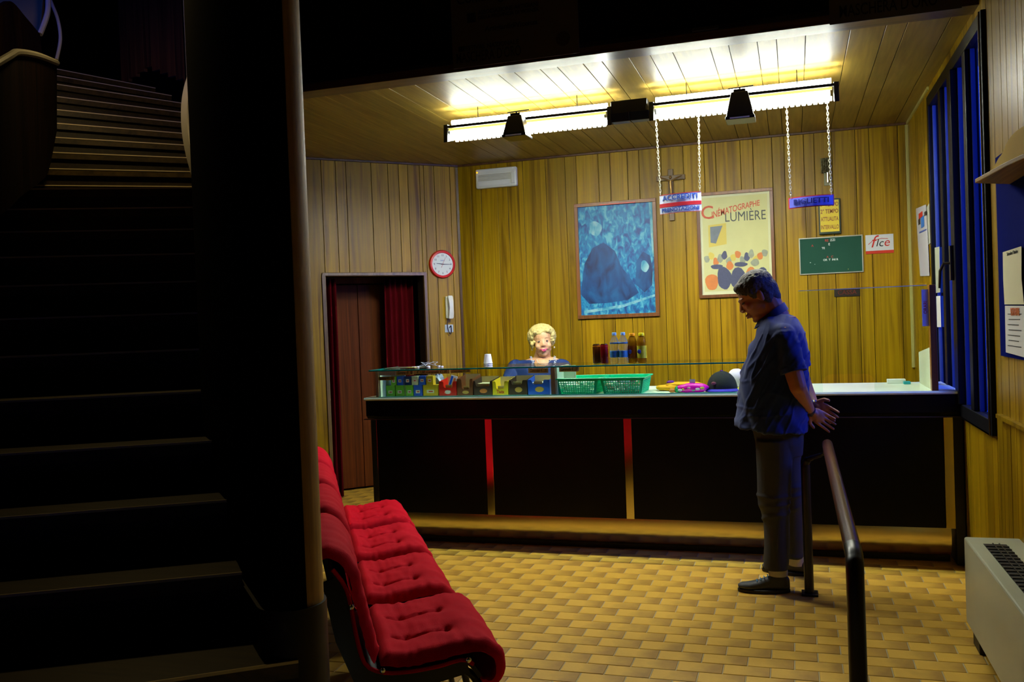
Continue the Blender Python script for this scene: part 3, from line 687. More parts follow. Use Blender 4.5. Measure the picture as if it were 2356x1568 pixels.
# ------------------------------------------------------------------ signs hung on chains
def chain(p0, p1, parent):
    p0, p1 = Vector(p0), Vector(p1); L_ = (p1-p0).length; n = int(L_/.018); mb = MB(); d = (p1-p0)/n
    for i in range(n):
        c_ = p0+d*(i+.5); pts = []
        for k in range(8):
            a = 2*math.pi*k/8; s_ = Vector((1, 0, 0)) if i % 2 else Vector((0, 1, 0))
            pts.append(c_+s_*.0055*math.cos(a)+d.normalized()*.0125*math.sin(a))
        mb.tube(pts, .0022, 5, closed=True)
    return mb.build('chain', mat('brass_chain', (.65, .62, .42), .3, metal=.7), parent)
SIGNW = mat('sign_white', (.50, .56, .70), .35); SIGNR = mat('sign_red', (.42, .02, .03), .35); SIGNB = mat('sign_blue_ink', (.02, .07, .36), .4)
def hung_sign(label, x0, x1, z0, z1, tilt, rows, chains, m_plate, border=None):
    x0, x1 = x0*LK, x1*LK; z0, z1 = 1.5+(z0-1.5)*LK, 1.5+(z1-1.5)*LK
    rows = [(a_, 1.5+(b_-1.5)*LK, 1.5+(c_-1.5)*LK, d_*LK, e_*LK, f_) for a_, b_, c_, d_, e_, f_ in rows]
    chains = [(a_*LK, 1.5+(b_-1.5)*LK, c_*LK) for a_, b_, c_ in chains]
    cx = (x0+x1)/2; y = 5.93; w = x1-x0
    t = thing('hanging_sign', label, 'sign', (cx, y, z0))
    bend = .035
    def f(u): return y+bend*(2*(u-cx)/w)**2-bend*.5   # sides curl away from the viewer
    def plate(name, za, zb, m, dy=0, th=.003, pad=0):
        mb = MB(); n = 16; vs = []; fs = []
        for i in range(n+1):
            u = x0-pad+(w+2*pad)*i/n; zz = tilt*(u-cx)/w
            vs += [(u, f(u)+dy, za+zz), (u, f(u)+dy, zb+zz), (u, f(u)+dy+th, zb+zz), (u, f(u)+dy+th, za+zz)]
        for i in range(n):
            for k in range(4): fs.append((i*4+k, i*4+(k+1) % 4, (i+1)*4+(k+1) % 4, (i+1)*4+k))
        fs += [(3, 2, 1, 0), (n*4, n*4+1, n*4+2, n*4+3)]
        return mb.add(vs, fs).build(name, m, t, smooth=True)
    plate('plate', z0, z1, m_plate)
    if border: plate('border', z0-.006, z1+.006, border, dy=.0015, pad=.006)
    for (s_, za, zb, size, wd, mm) in rows:
        if s_ is None: plate('band', za, zb, mm, dy=-.0015, th=.001); continue
        zc = (za+zb)/2
        txt('lettering', s_, mm, t, (0, 0, 0), size=size, width=wd, bold=.0009, rot=(0, 0, 0), fn=lambda co, zc=zc: Vector((cx+co.x, f(cx+co.x)-.0026-co.z, zc+co.y+tilt*co.x/w)))
    for (xa, za, xb) in chains:
        chain((xb, f(xb), z1+tilt*(xb-cx)/w+.004), (xa, y+.0, za), t)
hung_sign('white and red hanging sign reading ACCREDITI PRENOTAZIONI', -.842, -.565, 2.208, 2.335, .006,
          [('ACCREDITI', 2.292, 2.328, .046, .235, SIGNB), (None, 2.252, 2.277, 0, 0, SIGNR), ('PRENOTAZIONI', 2.213, 2.247, .036, .25, SIGNB), (None, 2.333, 2.337, 0, 0, SIGNR), (None, 2.206, 2.209, 0, 0, SIGNR)],
          [(-.845, 2.84, -.835), (-.563, 2.84, -.573)], SIGNW)
hung_sign('blue hanging sign reading BIGLIETTI on two chains', -.005, .262, 2.188, 2.248, .004,
          [('BIGLIETTI', 2.194, 2.244, .046, .215, mat('navy_letters', (.004, .008, .12), .4))],
          [(-.004, 2.85, .004), (.243, 2.85, .252)], mat('sign_blue', (.10, .12, .55), .35), border=SIGNR)

# ------------------------------------------------------------------ things on the back wall (face y = 7.892)
YW = YB-.001
def frame_box(parent, x0, x1, z0, z1, bw, th, m, y=YW):
    for (a, b, c_, d) in ((x0, x1, z1-bw, z1), (x0, x1, z0, z0+bw), (x0, x0+bw, z0+bw, z1-bw), (x1-bw, x1, z0+bw, z1-bw)):
        MB().box(a, b, y-th, y, c_, d).build('frame_rail', m, parent, bevel=.002)
def art_material(name, stops, scale, seed, bands=True):
    m = bpy.data.materials.new(name); m.use_nodes = True; n, L = nodes(m); b = n['Principled BSDF']
    tc = n.new('ShaderNodeTexCoord'); mp = n.new('ShaderNodeMapping'); mp.inputs['Location'].default_value = (seed, seed*.7, seed*1.3); L.new(tc.outputs['Object'], mp.inputs[0])
    mp.inputs['Scale'].default_value = (1, 1, .55)
    nz = n.new('ShaderNodeTexNoise'); nz.inputs['Scale'].default_value = scale; nz.inputs['Detail'].default_value = 6; nz.inputs['Distortion'].default_value = .8
    L.new(mp.outputs[0], nz.inputs['Vector'])
    rp = n.new('ShaderNodeValToRGB'); el = rp.color_ramp.elements
    el[0].position, el[0].color = stops[0][0], (*stops[0][1], 1); el[1].position, el[1].color = stops[-1][0], (*stops[-1][1], 1)
    for p, c_ in stops[1:-1]: q = el.new(p); q.color = (*c_, 1)
    L.new(nz.outputs['Fac'], rp.inputs[0]); L.new(rp.outputs[0], b.inputs['Base Color']); b.inputs['Roughness'].default_value = .45
    return m
p1 = thing('framed_poster', 'large framed blue toned print in a brown frame, left of the crucifix', 'picture', (-1.49, YW, 1.527))
frame_box(p1, -1.857, -1.122, 1.527, 2.561, .032, .022, FRAMEW)
MB().box(-1.826, -1.153, YW-.008, YW, 1.558, 2.53).build('print', art_material('blue_print', [(.34, (.0, .05, .20)), (.46, (.0, .14, .34)), (.54, (.004, .22, .42)), (.66, (.10, .42, .52))], 26, 4.1), p1)
ABL = [(.0, .02, .12), (.0, .07, .28), (.45, .62, .50), (.12, .40, .52)]
def shape(parent, name, pts, m, y):
    return MB().prism(pts, y-.0008, y, lambda u, v, d: (u, d, v)).build(name, m, parent)
def blob_pts(cx, cz, rx, rz, n=16, ph=0, wob=.12):
    return [(cx+rx*(1+wob*math.sin(3*(2*math.pi*k/n)+ph))*math.cos(2*math.pi*k/n), cz+rz*(1+wob*math.cos(2*(2*math.pi*k/n)+ph))*math.sin(2*math.pi*k/n)) for k in range(n)]
bd = art_material('blue_print_dark', [(.35, (.0, .012, .07)), (.5, (.0, .045, .17)), (.7, (.0, .10, .26))], 9, 2.2)
bdl = art_material('blue_print_pale', [(.35, (.02, .25, .40)), (.5, (.14, .42, .50)), (.7, (.35, .60, .58))], 14, 5.2)
# plain abstract composition in the same blues: hills of shade and a pale path
shape(p1, 'printed_shape', [(-1.826, 1.75), (-1.78, 2.02), (-1.70, 2.16), (-1.60, 2.20), (-1.50, 2.12), (-1.45, 1.98), (-1.36, 1.86), (-1.30, 1.74), (-1.40, 1.68), (-1.60, 1.66), (-1.75, 1.66)], bd, YW-.0082)
shape(p1, 'printed_shape', [(-1.33, 1.82), (-1.31, 2.02), (-1.25, 2.10), (-1.19, 2.06), (-1.17, 1.94), (-1.18, 1.80), (-1.25, 1.74)], bd, YW-.0082)
shape(p1, 'printed_shape', blob_pts(-1.67, 2.33, .055, .07, ph=1), bdl, YW-.0084)
shape(p1, 'printed_shape', [(-1.80, 1.60), (-1.45, 1.64), (-1.16, 1.72), (-1.16, 1.70), (-1.45, 1.615), (-1.80, 1.575)], bdl, YW-.0084)
shape(p1, 'printed_shape', blob_pts(-1.24, 1.97, .035, .05, ph=2), bdl, YW-.0084)
shape(p1, 'printed_shape', [(-1.185, 2.53), (-1.155, 2.53), (-1.155, 2.05), (-1.17, 2.05)], bdl, YW-.0084)
MB().box(-1.62, -1.30, YW-.03, YW-.022, 2.532, 2.540).build('red_strip', RED, p1)
p2 = thing('framed_poster', 'framed cream film poster lettered CINEMATOGRAPHE LUMIERE, right of the crucifix', 'picture', (-.46, YW, 1.66))
frame_box(p2, -.775, -.138, 1.665, 2.572, .027, .022, FRAMEW)
MB().box(-.748, -.165, YW-.008, YW, 1.692, 2.545).build('print', mat('cream_print', (.66, .68, .40), .5, var=.04), p2)
MB().box(-.728, -.185, YW-.009, YW-.008, 1.72, 2.525).build('print_field', mat('yellow_cream_print', (.60, .60, .25), .5, var=.12, vscale=5), p2)
OR = mat('print_orange', (.62, .20, .04), .5, var=.2, vscale=30); NV = mat('print_navy', (.06, .07, .13), .5, var=.3, vscale=60); GR = mat('print_grey_green', (.30, .33, .22), .5, var=.3, vscale=40); YL = mat('print_yellow', (.62, .50, .08), .5)
DKP = mat('print_slate', (.16, .19, .20), .5, var=.3, vscale=20)
shape(p2, 'printed_shape', [(-.68, 2.29), (-.53, 2.30), (-.53, 2.12), (-.68, 2.10)], YL, YW-.0092)
shape(p2, 'printed_shape', [(-.665, 2.275), (-.56, 2.28), (-.62, 2.13), (-.665, 2.14)], DKP, YW-.0094)
for k in range(14):      # plain overlapping dabs of colour instead of the drawn scene
    cx_ = -.70+.037*k; mm = [GR, YL, OR, GR, NV][k % 5]
    shape(p2, 'printed_shape', blob_pts(cx_, 2.0+.03*math.sin(k*2.1), .024, .034, ph=k, wob=.15), mm, YW-.0094-.0001*k)
for k, (cx_, cz_, rx, rz, mm) in enumerate([(-.665, 1.80, .055, .075, OR), (-.56, 1.83, .06, .10, NV), (-.44, 1.82, .07, .09, NV), (-.34, 1.83, .05, .08, OR), (-.25, 1.82, .05, .09, NV), (-.62, 1.93, .05, .022, NV), (-.42, 1.94, .055, .02, NV), (-.51, 1.935, .03, .035, OR), (-.30, 1.95, .035, .03, GR)]):
    shape(p2, 'printed_shape', blob_pts(cx_, cz_, rx, rz, ph=k*1.3, wob=.10), mm, YW-.0110-.0001*k)
PR = mat('print_red', (.58, .09, .03), .5); PK = mat('print_dark', (.06, .07, .06), .5)
txt('lettering', 'C', PR, p2, (-.685, YW-.0095, 2.395), size=.16, bold=.001)
txt('lettering', 'INÉMATOGRAPHE', PR, p2, (0, 0, 0), size=.075, width=.40, bold=.001, rot=(0, 0, 0), fn=lambda co: Vector((-.448+co.x, YW-.0098-co.z, 2.418+co.y*(1-.6*co.x)+.20*co.x-.2*co.x**2)))
txt('lettering', 'LUMIÈRE', PK, p2, (-.37, YW-.0095, 2.345), size=.115, width=.335)
# crucifix
cr = thing('crucifix', 'wooden crucifix with a bronze figure, half hidden behind the hanging sign', 'crucifix', (-.985, YW, 2.36))
CW = wood('crucifix_wood', (.10, .05, .008), (.15, .08, .012), (.19, .10, .016), rough=.4)
MB().box(-1.008, -.964, YW-.022, YW, 2.352, 2.80).build('upright', CW, cr, bevel=.003)
MB().box(-1.108, -.862, YW-.026, YW-.004, 2.702, 2.745).build('crossbeam', CW, cr, bevel=.003)
fg = MB()
fg.tube([(-1.085, YW-.036, 2.735), (-1.03, YW-.036, 2.712), (-.986, YW-.036, 2.690), (-.942, YW-.036, 2.712), (-.887, YW-.036, 2.735)], [.004, .006, .009, .006, .004], 8)
fg.tube([(-.986, YW-.036, 2.700), (-.986, YW-.040, 2.64), (-.983, YW-.036, 2.60), (-.985, YW-.044, 2.53), (-.986, YW-.036, 2.45)], [.013, .012, .010, .008, .005], 10)
fg.ell((-.986, YW-.042, 2.725), (.011, .011, .014)); fg.build('figure', mat('bronze', (.32, .19, .05), .35, metal=.7), cr, smooth=True)
# emergency light
em = thing('emergency_light', 'white plastic emergency light box high on the back wall', 'lamp', (-2.575, YW, 2.77))
MB().box(-2.772, -2.378, YW-.055, YW, 2.768, 2.945).build('body', WHITE, em, bevel=.012)
MB().box(-2.75, -2.44, YW-.062, YW-.055, 2.785, 2.828).build('lens', mat('frosted_lens', (.80, .83, .78), .25), em, bevel=.004)
for k in range(5): MB().box(-2.745, -2.43, YW-.060, YW-.055, 2.836+k*.012, 2.841+k*.012).build('rib', mat('rib_grey', (.45, .43, .30), .4), em)
MB().box(-2.425, -2.388, YW-.066, YW-.055, 2.79, 2.90).build('lamp_cover', WHITE, em, bevel=.005)
MB().cyl((-2.755, YW-.0555, 2.915), (-2.755, YW-.060, 2.915), .006).build('indicator', mat('amber_led', (1, .4, 0), .4, emit=(1, .35, 0), es=1.5), em)
# holy water stoup / wall ornament
hw = thing('wall_lamp', 'small grey metal relief with a bright tube hung high behind the sign chain', 'wall ornament', (.29, YW, 2.56))
MB().box(.272, .322, YW-.012, YW, 2.553, 2.66).build('plate', mat('grey_green_plate', (.25, .25, .14), .5), hw, bevel=.002)
rl = MB(); rr = random.Random(3)
for i in range(5):
    for j in range(12):
        rl.ell((.258+i*.016, YW-.012-.004*rr.random(), 2.66+j*.0105), (.009, .012*rr.uniform(.6, 1.2), .006), nu=6, nv=4)
rl.build('relief', mat('pewter', (.25, .24, .14), .4, metal=.6), hw, smooth=True)
MB().cyl((.302, YW-.025, 2.575), (.302, YW-.025, 2.655), .014).build('tube', CHROME, hw, smooth=True)
# yellow notice with the programme sections
tp = thing('programme_sign', 'yellow sign listing TEMPO, ATTUALITA and INTERVALLO with a dark green frame', 'sign', (.308, YW, 2.155))
MB().box(.222, .392, YW-.03, YW, 2.150, 2.440).build('case', mat('dark_green_case', (.01, .03, .012), .4), tp, bevel=.003)
MB().box(.232, .380, YW-.032, YW-.03, 2.168, 2.428).build('face', mat('yellow_face', (.72, .55, .02), .4), tp)
RB = mat('rust_letters', (.25, .07, .005), .5)
for s_, z_ in (('1° TEMPO', 2.392), ('2° TEMPO', 2.335), ('ATTUALITA', 2.272), ('INTERVALLO', 2.205)):
    txt('lettering', s_, RB, tp, (.306, YW-.0325, z_), size=.048, width=.138, bold=.0008)
# green letter board
gb = thing('letter_board', 'dark green price letter board with loose white and red letters', 'board', (.308, YW, 1.825))
frame_box(gb, .058, .558, 1.823, 2.130, .009, .012, mat('pale_alu', (.55, .56, .48), .3, metal=.5))
MB().box(.066, .55, YW-.007, YW, 1.83, 2.122).build('felt', mat('green_felt', (.004, .062, .036), .8), gb)
LW = mat('white_letters', (.7, .75, .7), .5); LR = mat('red_letters', (.45, .03, .02), .5)
for s_, x_, z_, mm, sz in (('RE', .278, 2.098, LR, .026), ('ZZI', .325, 2.100, LW, .026), ('A', .165, 2.062, LR, .026), ('E', .297, 2.066, LW, .026), ('TE', .25, 2.037, LW, .022), ('A   C', .30, 1.962, LR, .024), ('OR  T  INI R', .305, 1.938, LW, .022), ('-', .145, 1.925, LW, .03), ('.', .18, 1.915, LW, .03), ('.', .44, 1.863, YL, .04)):
    txt('letters', s_, mm, gb, (x_, YW-.0072, z_), size=sz, bold=.0006)
# fice sign
fc = thing('logo_sign', 'white sign with a handwritten fice logo over a red strip', 'sign', (.685, YW, 1.97))
MB().box(.579, .791, YW-.004, YW, 1.992, 2.122).build('card', mat('white_card', (.62, .66, .70), .5), fc)
MB().box(.579, .791, YW-.0042, YW, 1.968, 1.992).build('red_strip', mat('red_strip', (.55, .03, .01), .5), fc)
txt('lettering', 'f', INKRED, fc, (.63, YW-.0046, 2.062), size=.14, shear=.3)
txt('lettering', 'I', INK, fc, (.664, YW-.0046, 2.052), size=.085, shear=.25)
txt('lettering', 'c', INK, fc, (.695, YW-.0046, 2.052), size=.09, shear=.2)
txt('lettering', 'e', INKRED, fc, (.738, YW-.0046, 2.056), size=.10, shear=.2)
MB().tube([(.60, YW-.0045, 2.045), (.635, YW-.0045, 2.075), (.70, YW-.0045, 2.090), (.75, YW-.0045, 2.085)], .0022, 6).build('stroke', INKRED, fc)
# cassa plate
cs = thing('cassa_plate', 'small dark brown plate lettered CASSA in red', 'sign', (.425, YW, 1.628))
MB().box(.325, .525, YW-.006, YW, 1.628, 1.694).build('plate', mat('dark_plate', (.022, .013, .007), .4), cs, bevel=.001)
txt('lettering', 'CASSA', mat('dull_red', (.16, .012, .004), .5), cs, (.425, YW-.0065, 1.661), size=.052, width=.145)
# ------------------------------------------------------------------ clock, intercom on the left wall
def wlp(x, z, y=0): return ldoor(x, y, z)
RW = Matrix.Rotation(R(45), 4, 'Z')
ckx, ckz = -.190, 2.084
ct = thing('wall_clock', 'round red rimmed wall clock with a white face right of the doorway', 'clock', wlp(ckx, ckz-.13)); ct.rotation_euler = (0, 0, R(45))
Mx = Matrix.Rotation(R(90), 3, 'X')
def cl_part(mb, name, m, smooth=True):
    return mb.build(name, m, ct, smooth=smooth, world=False)
cl_part(MB().lathe([(.131, 0), (.132, .012), (.124, .026), (.108, .028), (.104, .020), (.104, 0)], (0, -.008, .13), 40, M=Mx), 'rim', RED)
cl_part(MB().lathe([(0.0, .0185), (.106, .0185), (.106, .001)], (0, -.008, .13), 40, M=Mx), 'face', mat('clock_face', (.72, .78, .66), .35))
for k in range(1, 13):
    a = R(90-30*k); txt('numeral', str(k), INK, ct, (.083*math.cos(a), -.0272, .13+.083*math.sin(a)), size=.026, local=True, ext=.0003)
def hand(ang, ln, w_, m, back=.015, y=-.029):
    a = R(ang); d = Vector((math.sin(a), 0, math.cos(a))); n_ = Vector((math.cos(a), 0, -math.sin(a))); c_ = Vector((0, y, .13))
    P = [c_-d*back-n_*w_, c_-d*back+n_*w_, c_+d*ln+n_*w_*.4, c_+d*ln-n_*w_*.4]
    MB().add(P+[p+Vector((0, -.001, 0)) for p in P], [(0, 1, 2, 3), (7, 6, 5, 4), (0, 4, 5, 1), (1, 5, 6, 2), (2, 6, 7, 3), (3, 7, 4, 0)]).build('hand', m, ct, world=False)
hand(90, .092, .0028, INK); hand(277, .062, .0034, INK); hand(25, .07, .0014, INKRED, back=.035, y=-.031)
txt('lettering', 'auro', mat('blue_ink', (.03, .10, .5), .5), ct, (0, -.0272, .166), size=.022, local=True, ext=.0003)
ic = thing('intercom_phone', 'white intercom handset with a dangling cord under the red clock', 'telephone', wlp(-.146, 1.45)); ic.rotation_euler = (0, 0, R(45))
MB().box(-.028, .030, -.03, -.008, .13, .335).build('cradle', WHITE, ic, world=False, bevel=.006)
hs = MB(); hs.loft([[Vector((x*sc, -.055+.022*math.sin(math.pi*t)*-1+y_, .125+.215*t)) for x, y_ in ((-.022, 0), (.026, 0), (.026, -.02), (-.022, -.02))] for t, sc in ((0, .8), (.06, 1), (.25, .95), (.5, .8), (.75, .95), (.94, 1), (1, .8))])
hs.build('handset', WHITE, ic, world=False, bevel=.004, smooth=True)
MB().box(-.040, .045, -.014, -.008, .0, .072).build('wall_plate', mat('pale_blue_plate', (.50, .60, .66), .4), ic, world=False, bevel=.003)
MB().tube(spline([(-.012, -.03, .13), (-.022, -.035, .08), (-.018, -.04, .02), (0, -.04, -.015), (.014, -.04, .01), (.014, -.035, .06), (.006, -.02, .045)]), .0045, 8).build('cord', INK, ic, world=False, smooth=True)
# ------------------------------------------------------------------ banners on the fascia
def banner(x0, x1, z0, z1, lab, lines_):
    t = thing('festival_banner', lab, 'banner', ((x0+x1)/2, 4.965, z0))
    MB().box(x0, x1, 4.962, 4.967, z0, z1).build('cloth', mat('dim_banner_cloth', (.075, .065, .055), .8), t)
    for (s_, x_, z_, sz, wd) in lines_:
        txt('lettering', s_, mat('banner_black', (.004, .004, .004), .8), t, (x_, 4.9615, z_), size=sz, width=wd, bold=.0008)
    return t
bx0, bx1 = at(1040, 80, 1, 4.965).x, at(1332, 80, 1, 4.965).x
zb0 = at(1190, 140, 1, 4.965).z
bW = bx1-bx0
b1 = banner(bx0, bx1, zb0, zb0+.75, 'dim festival banner with dark lettering over the left of the opening', [
    ("MASCHERA D'ORO", bx0+bW*.29, zb0+.055, .085, bW*.52), ('FESTIVAL NAZIONALE', bx0+bW*.31, zb0+.108, .036, bW*.45), ('ArtigianfidiVicenza', bx0+bW*.48, zb0+.205, .04, bW*.42),
    ('DELLA PROVINCIA DI VICENZA', bx0+bW*.46, zb0+.275, .028, bW*.48), ('ASSOCIAZIONE ARTIGIANI', bx0+bW*.46, zb0+.305, .034, bW*.48), ('Confartigianato', bx0+bW*.36, zb0+.40, .10, bW*.62)])
MB().box(bx0+bW*.05, bx0+bW*.10, 4.9612, 4.962, zb0+.095, zb0+.125).build('emblem', MATS['banner_black'], b1)
MB().box(bx0+bW*.13, bx0+bW*.20, 4.9612, 4.962, zb0+.255, zb0+.31).build('emblem', MATS['banner_black'], b1)
MB().lathe([(0.0, .001), (.042, .001), (.042, 0)], (bx0+bW*.88, 4.962, zb0+.09), 28, M=Mx).build('round_seal', mat('seal_brown', (.03, .022, .012), .8), b1)
bx2 = at(1908, 30, 1, 4.965).x
banner(bx2, bx2+.62, at(2000, 46, 1, 4.965).z, 4.0, 'dim festival banner over the right of the opening, mostly above the frame', [("MASCHERA D'ORO", bx2+.31*.9, at(2000, 20, 1, 4.965).z, .085, .46)])
# small bracket and rivets on the fascia edge
MB_ = MB().box(at(1593, 98, 1, 4.95).x, at(1653, 90, 1, 4.95).x, 4.955, 4.968, ZC+.037, ZC+.053)
tag(MB_.build('metal_clip', mat('dull_metal', (.12, .11, .09), .4, metal=.8)), 'flat metal clip on the wooden edge above the opening', 'clip')
for px_ in (1521, 1538, 1551, 1567, 1679, 1697, 1711):
    p = at(px_, 75 if px_ < 1600 else 62, 1, 4.968)
    tag(MB().lathe([(.004, 0), (.004, .002), (0, .004)], (p.x, 4.98, p.z), 8, M=Mx).build('rivet', MATS['dull_metal']), 'small round rivets in the dark board over the opening', 'rivet', 'rivets over the opening')

# ------------------------------------------------------------------ goods on the counter
def simple_box(name, label, cat, x0, x1, y0, y1, z0, h, m, group=None, rz=0):
    cx, cy = (x0+x1)/2, (y0+y1)/2
    t = thing(name, label, cat, (cx, cy, z0), rz, group)
    MB().box(x0-cx, x1-cx, y0-cy, y1-cy, 0, h).build('carton', m, t, world=False, bevel=.001)
    return t
cg = mat('pack_green', (.16, .45, .03), .4, var=.3, vscale=40); cb = mat('pack_blue', (.02, .10, .62), .4, var=.2, vscale=40); cy_ = mat('pack_yellow', (.62, .45, .02), .4, var=.25, vscale=40); cw = mat('pack_pale', (.6, .65, .42), .4, var=.3, vscale=50); cbk = mat('pack_navy', (.02, .05, .16), .4)
YG = 5.80
packs = [(-2.785, -2.715, 0, cg, 'green'), (-2.712, -2.645, 0, cg, 'green leafy'), (-2.632, -2.575, 0, cg, 'green and white'), (-2.572, -2.505, 0, cb, 'bright blue'), (-2.500, -2.385, 0, cy_, 'wide yellow and orange'),
         (-2.745, -2.700, 1, cg, 'small green'), (-2.698, -2.650, 1, cb, 'blue'), (-2.640, -2.590, 1, cbk, 'navy'), (-2.585, -2.535, 1, cw, 'pale speckled'), (-2.530, -2.478, 1, cb, 'dark blue'), (-2.474, -2.420, 1, cy_, 'yellow')]
for (a, b, row, mm, cn) in packs:
    z0 = ZT+(.078 if row else 0)
    t = simple_box('candy_packet', f'{cn} candy packet in the {"upper" if row else "lower"} row of the display case', 'packet', a, b-.002, YG, YG+.05, z0, .0775 if not row else .062, mm)
    cx = (b-a)/2
    MB().box(-cx*.5, cx*.45, -.0262, -.0252, .02, .042).build('label', mat('label_white', (.7, .7, .6), .5) if cn != 'green' else cw, t, world=False)
    MB().box(-cx*.25, cx*.3, -.0268, -.0262, .027, .034).build('logo', INKRED, t, world=False)
def display_carton(label, x0, x1, h, m, notch, logo, logocol, content=None, y0=5.79, dep=.17, back=None, inner=None):
    cx = (x0+x1)/2; w = (x1-x0)/2
    t = thing('display_carton', label, 'carton', (cx, y0+dep/2, ZT)); Y = -dep/2; th = .003
    a, b, nz = notch           # notch left, right fractions and its bottom height
    xa, xb = -w+2*w*a, -w+2*w*b
    f = MB(); f.prism([(-w, 0), (w, 0), (w, h), (xb+.006, h), (xb, h-.006), (xb-.004, nz+.006), (xb-.01, nz), (xa+.01, nz), (xa+.004, nz+.006), (xa, h-.006), (xa-.006, h), (-w, h)], Y, Y+th, lambda u, v, d: (u, d, v)); f.build('front', m, t, world=False)
    s_ = MB()
    for sx in (-w, w-th): s_.prism([(Y+th, 0), (-Y, 0), (-Y, h*1.18), (Y+th, h)], sx, sx+th, lambda u, v, d: (d, u, v))
    s_.box(-w, w, -Y-th, -Y, 0, h*1.22); s_.box(-w+th, w-th, Y+th, -Y-th, 0, th); s_.build('sides', m, t, world=False)
    il = MB(); il.box(-w+th, w-th, -Y-th-.001, -Y-th, .003, h*1.21); il.box(xa+.012, xb-.012, Y+.012, Y+.015, .003, nz+.02)
    il.build('inner_flap', inner or mat('raw_card', (.72, .56, .22), .7), t, world=False)
    if content is not None:
        for k in range(3):
            MB().box(-w*.75, w*.75, Y+.03+.045*k, Y+.055+.045*k, .004, h*.8).build('bar', content, t, world=False, bevel=.003)
    if not logo: MB().ell((.004, Y-.0006, nz*.5), (w*.42, .0008, nz*.26), nu=18, nv=6).build('printed_emblem', logocol, t, world=False, smooth=True)
    if logo: txt('lettering', logo, logocol, t, (0, Y-.0008, nz*.5), size=.032, width=min(.055, w*1.1), local=True, bold=.0006)
    return t
CRD = mat('carton_red', (.62, .02, .01), .4); CBR = mat('carton_brown', (.17, .055, .015), .5); CDK = mat('carton_dark', (.05, .03, .018), .45); CYE = mat('carton_yellow', (.8, .64, .02), .45); CBL = mat('carton_blue', (.01, .10, .70), .35)
GOLD = mat('gold_print', (.55, .36, .08), .4)
t = display_carton('red display carton with a white oval logo, open at the top', -2.375, -2.245, .10, CRD, (.25, .8, .055), 'KitKat', CRD)
MB().ell((0, -.0860, .026), (.026, .0006, .014), nu=20, nv=8).build('logo_oval', mat('logo_white', (.7, .7, .68), .4), t, world=False, smooth=True)
bar = thing('chocolate_bar', 'blue and white wrapped bar leaning out of the red carton', 'sweet bar', (-2.30, 5.80, ZT+.035))
Mb = Matrix.Translation((-2.31, 5.805, ZT+.02)) @ Matrix.Rotation(R(18), 4, 'Y') @ Matrix.Rotation(R(-8), 4, 'X')
MB().box(-.022, .026, 0, .008, .0, .125, Mb).build('wrapper', mat('wrapper_white', (.62, .66, .7), .3), bar, bevel=.002)
MB().box(-.017, -.002, -.0006, 0, .01, .118, Mb).build('blue_stripe', CBL, bar)
MB().box(.004, .020, -.0006, 0, .03, .11, Mb).build('orange_print', OR, bar)
display_carton('plain brown display carton with a deep notch, right of the red one', -2.240, -2.125, .115, CBR, (.28, .82, .045), None, GOLD)
display_carton('dark brown carton holding pale bars, behind the stacked cups', -2.118, -1.985, .10, CDK, (.1, .9, .06), None, OR, content=PAPERY)
display_carton('yellow display carton with a red word on its front', -1.980, -1.870, .095, CYE, (.2, .78, .042), 'Twix', INKRED, inner=mat('pale_card', (.6, .55, .42), .6))
display_carton('black brown display carton between the yellow and the blue one', -1.862, -1.735, .10, CDK, (.12, .75, .07), None, GOLD)
display_carton('bright blue display carton beside the case divider', -1.728, -1.575, .10, CBL, (.18, .72, .07), None, GOLD, content=PAPER)
bagp = thing('plastic_bag', 'crumpled clear plastic bag behind the yellow candy packet', 'bag', (-2.44, 5.93, ZT))
mb = MB(); mb.ell((-2.44, 5.93, ZT+.075), (.05, .03, .075), nu=14, nv=10); rr = random.Random(5)
mb.v = [(p[0]+rr.uniform(-.008, .008), p[1]+rr.uniform(-.008, .008), max(ZT+.0005, p[2]+rr.uniform(-.01, .01))) for p in mb.v]
mb.build('film', mat('cloudy_film', (.45, .55, .68), .2, var=.5, vscale=30), bagp)
# price cards stuck on the inside of the glass
def card(x0, x1, z0, z1, s_, m, lab, y=5.714):
    t = thing('price_card', lab, 'price card', ((x0+x1)/2, y, z0))
    MB().box(x0, x1, y, y+.001, z0, z1).build('paper', m, t)
    if s_: txt('lettering', s_, INK, t, ((x0+x1)/2, y-.0008, (z0+z1)/2), size=(z1-z0)*1.0, width=(x1-x0)*.85, shear=.3)
TAPE = mat('kraft_card', (.66, .50, .18), .7); TAPEG = mat('greyish_card', (.50, .46, .36), .7)
def cX(p): return at(p, 870, 1, 5.714).x
card(cX(866), cX(911), 1.177, 1.207, '', TAPEG, 'grey blank price card at the left end of the glass')
card(cX(912), cX(952), 1.177, 1.207, 'Gomme €1,50', TAPE, 'kraft price card with black handwriting left of the second card')
card(cX(953), cX(1035), 1.181, 1.207, '€ 1,50  Caramelle €1,00', TAPE, 'long kraft price card above the candy packets')
card(cX(1037), cX(1083), 1.184, 1.207, 'Cioccolato €1,50', TAPE, 'kraft price card nearest the stacked cups')
card(cX(867), cX(908), 1.143, 1.168, 'Mentine €1,50', mat('mustard_card', (.42, .27, .02), .7), 'mustard price card under the grey one')
card(cX(1216), cX(1262), 1.172, 1.205, 'Cioccolati €1,00', TAPE, 'kraft price card in front of the woman')
card(cX(1287), cX(1333), 1.177, 1.208, 'Caramelle €1,00', TAPE, 'kraft price card right of the white divider')
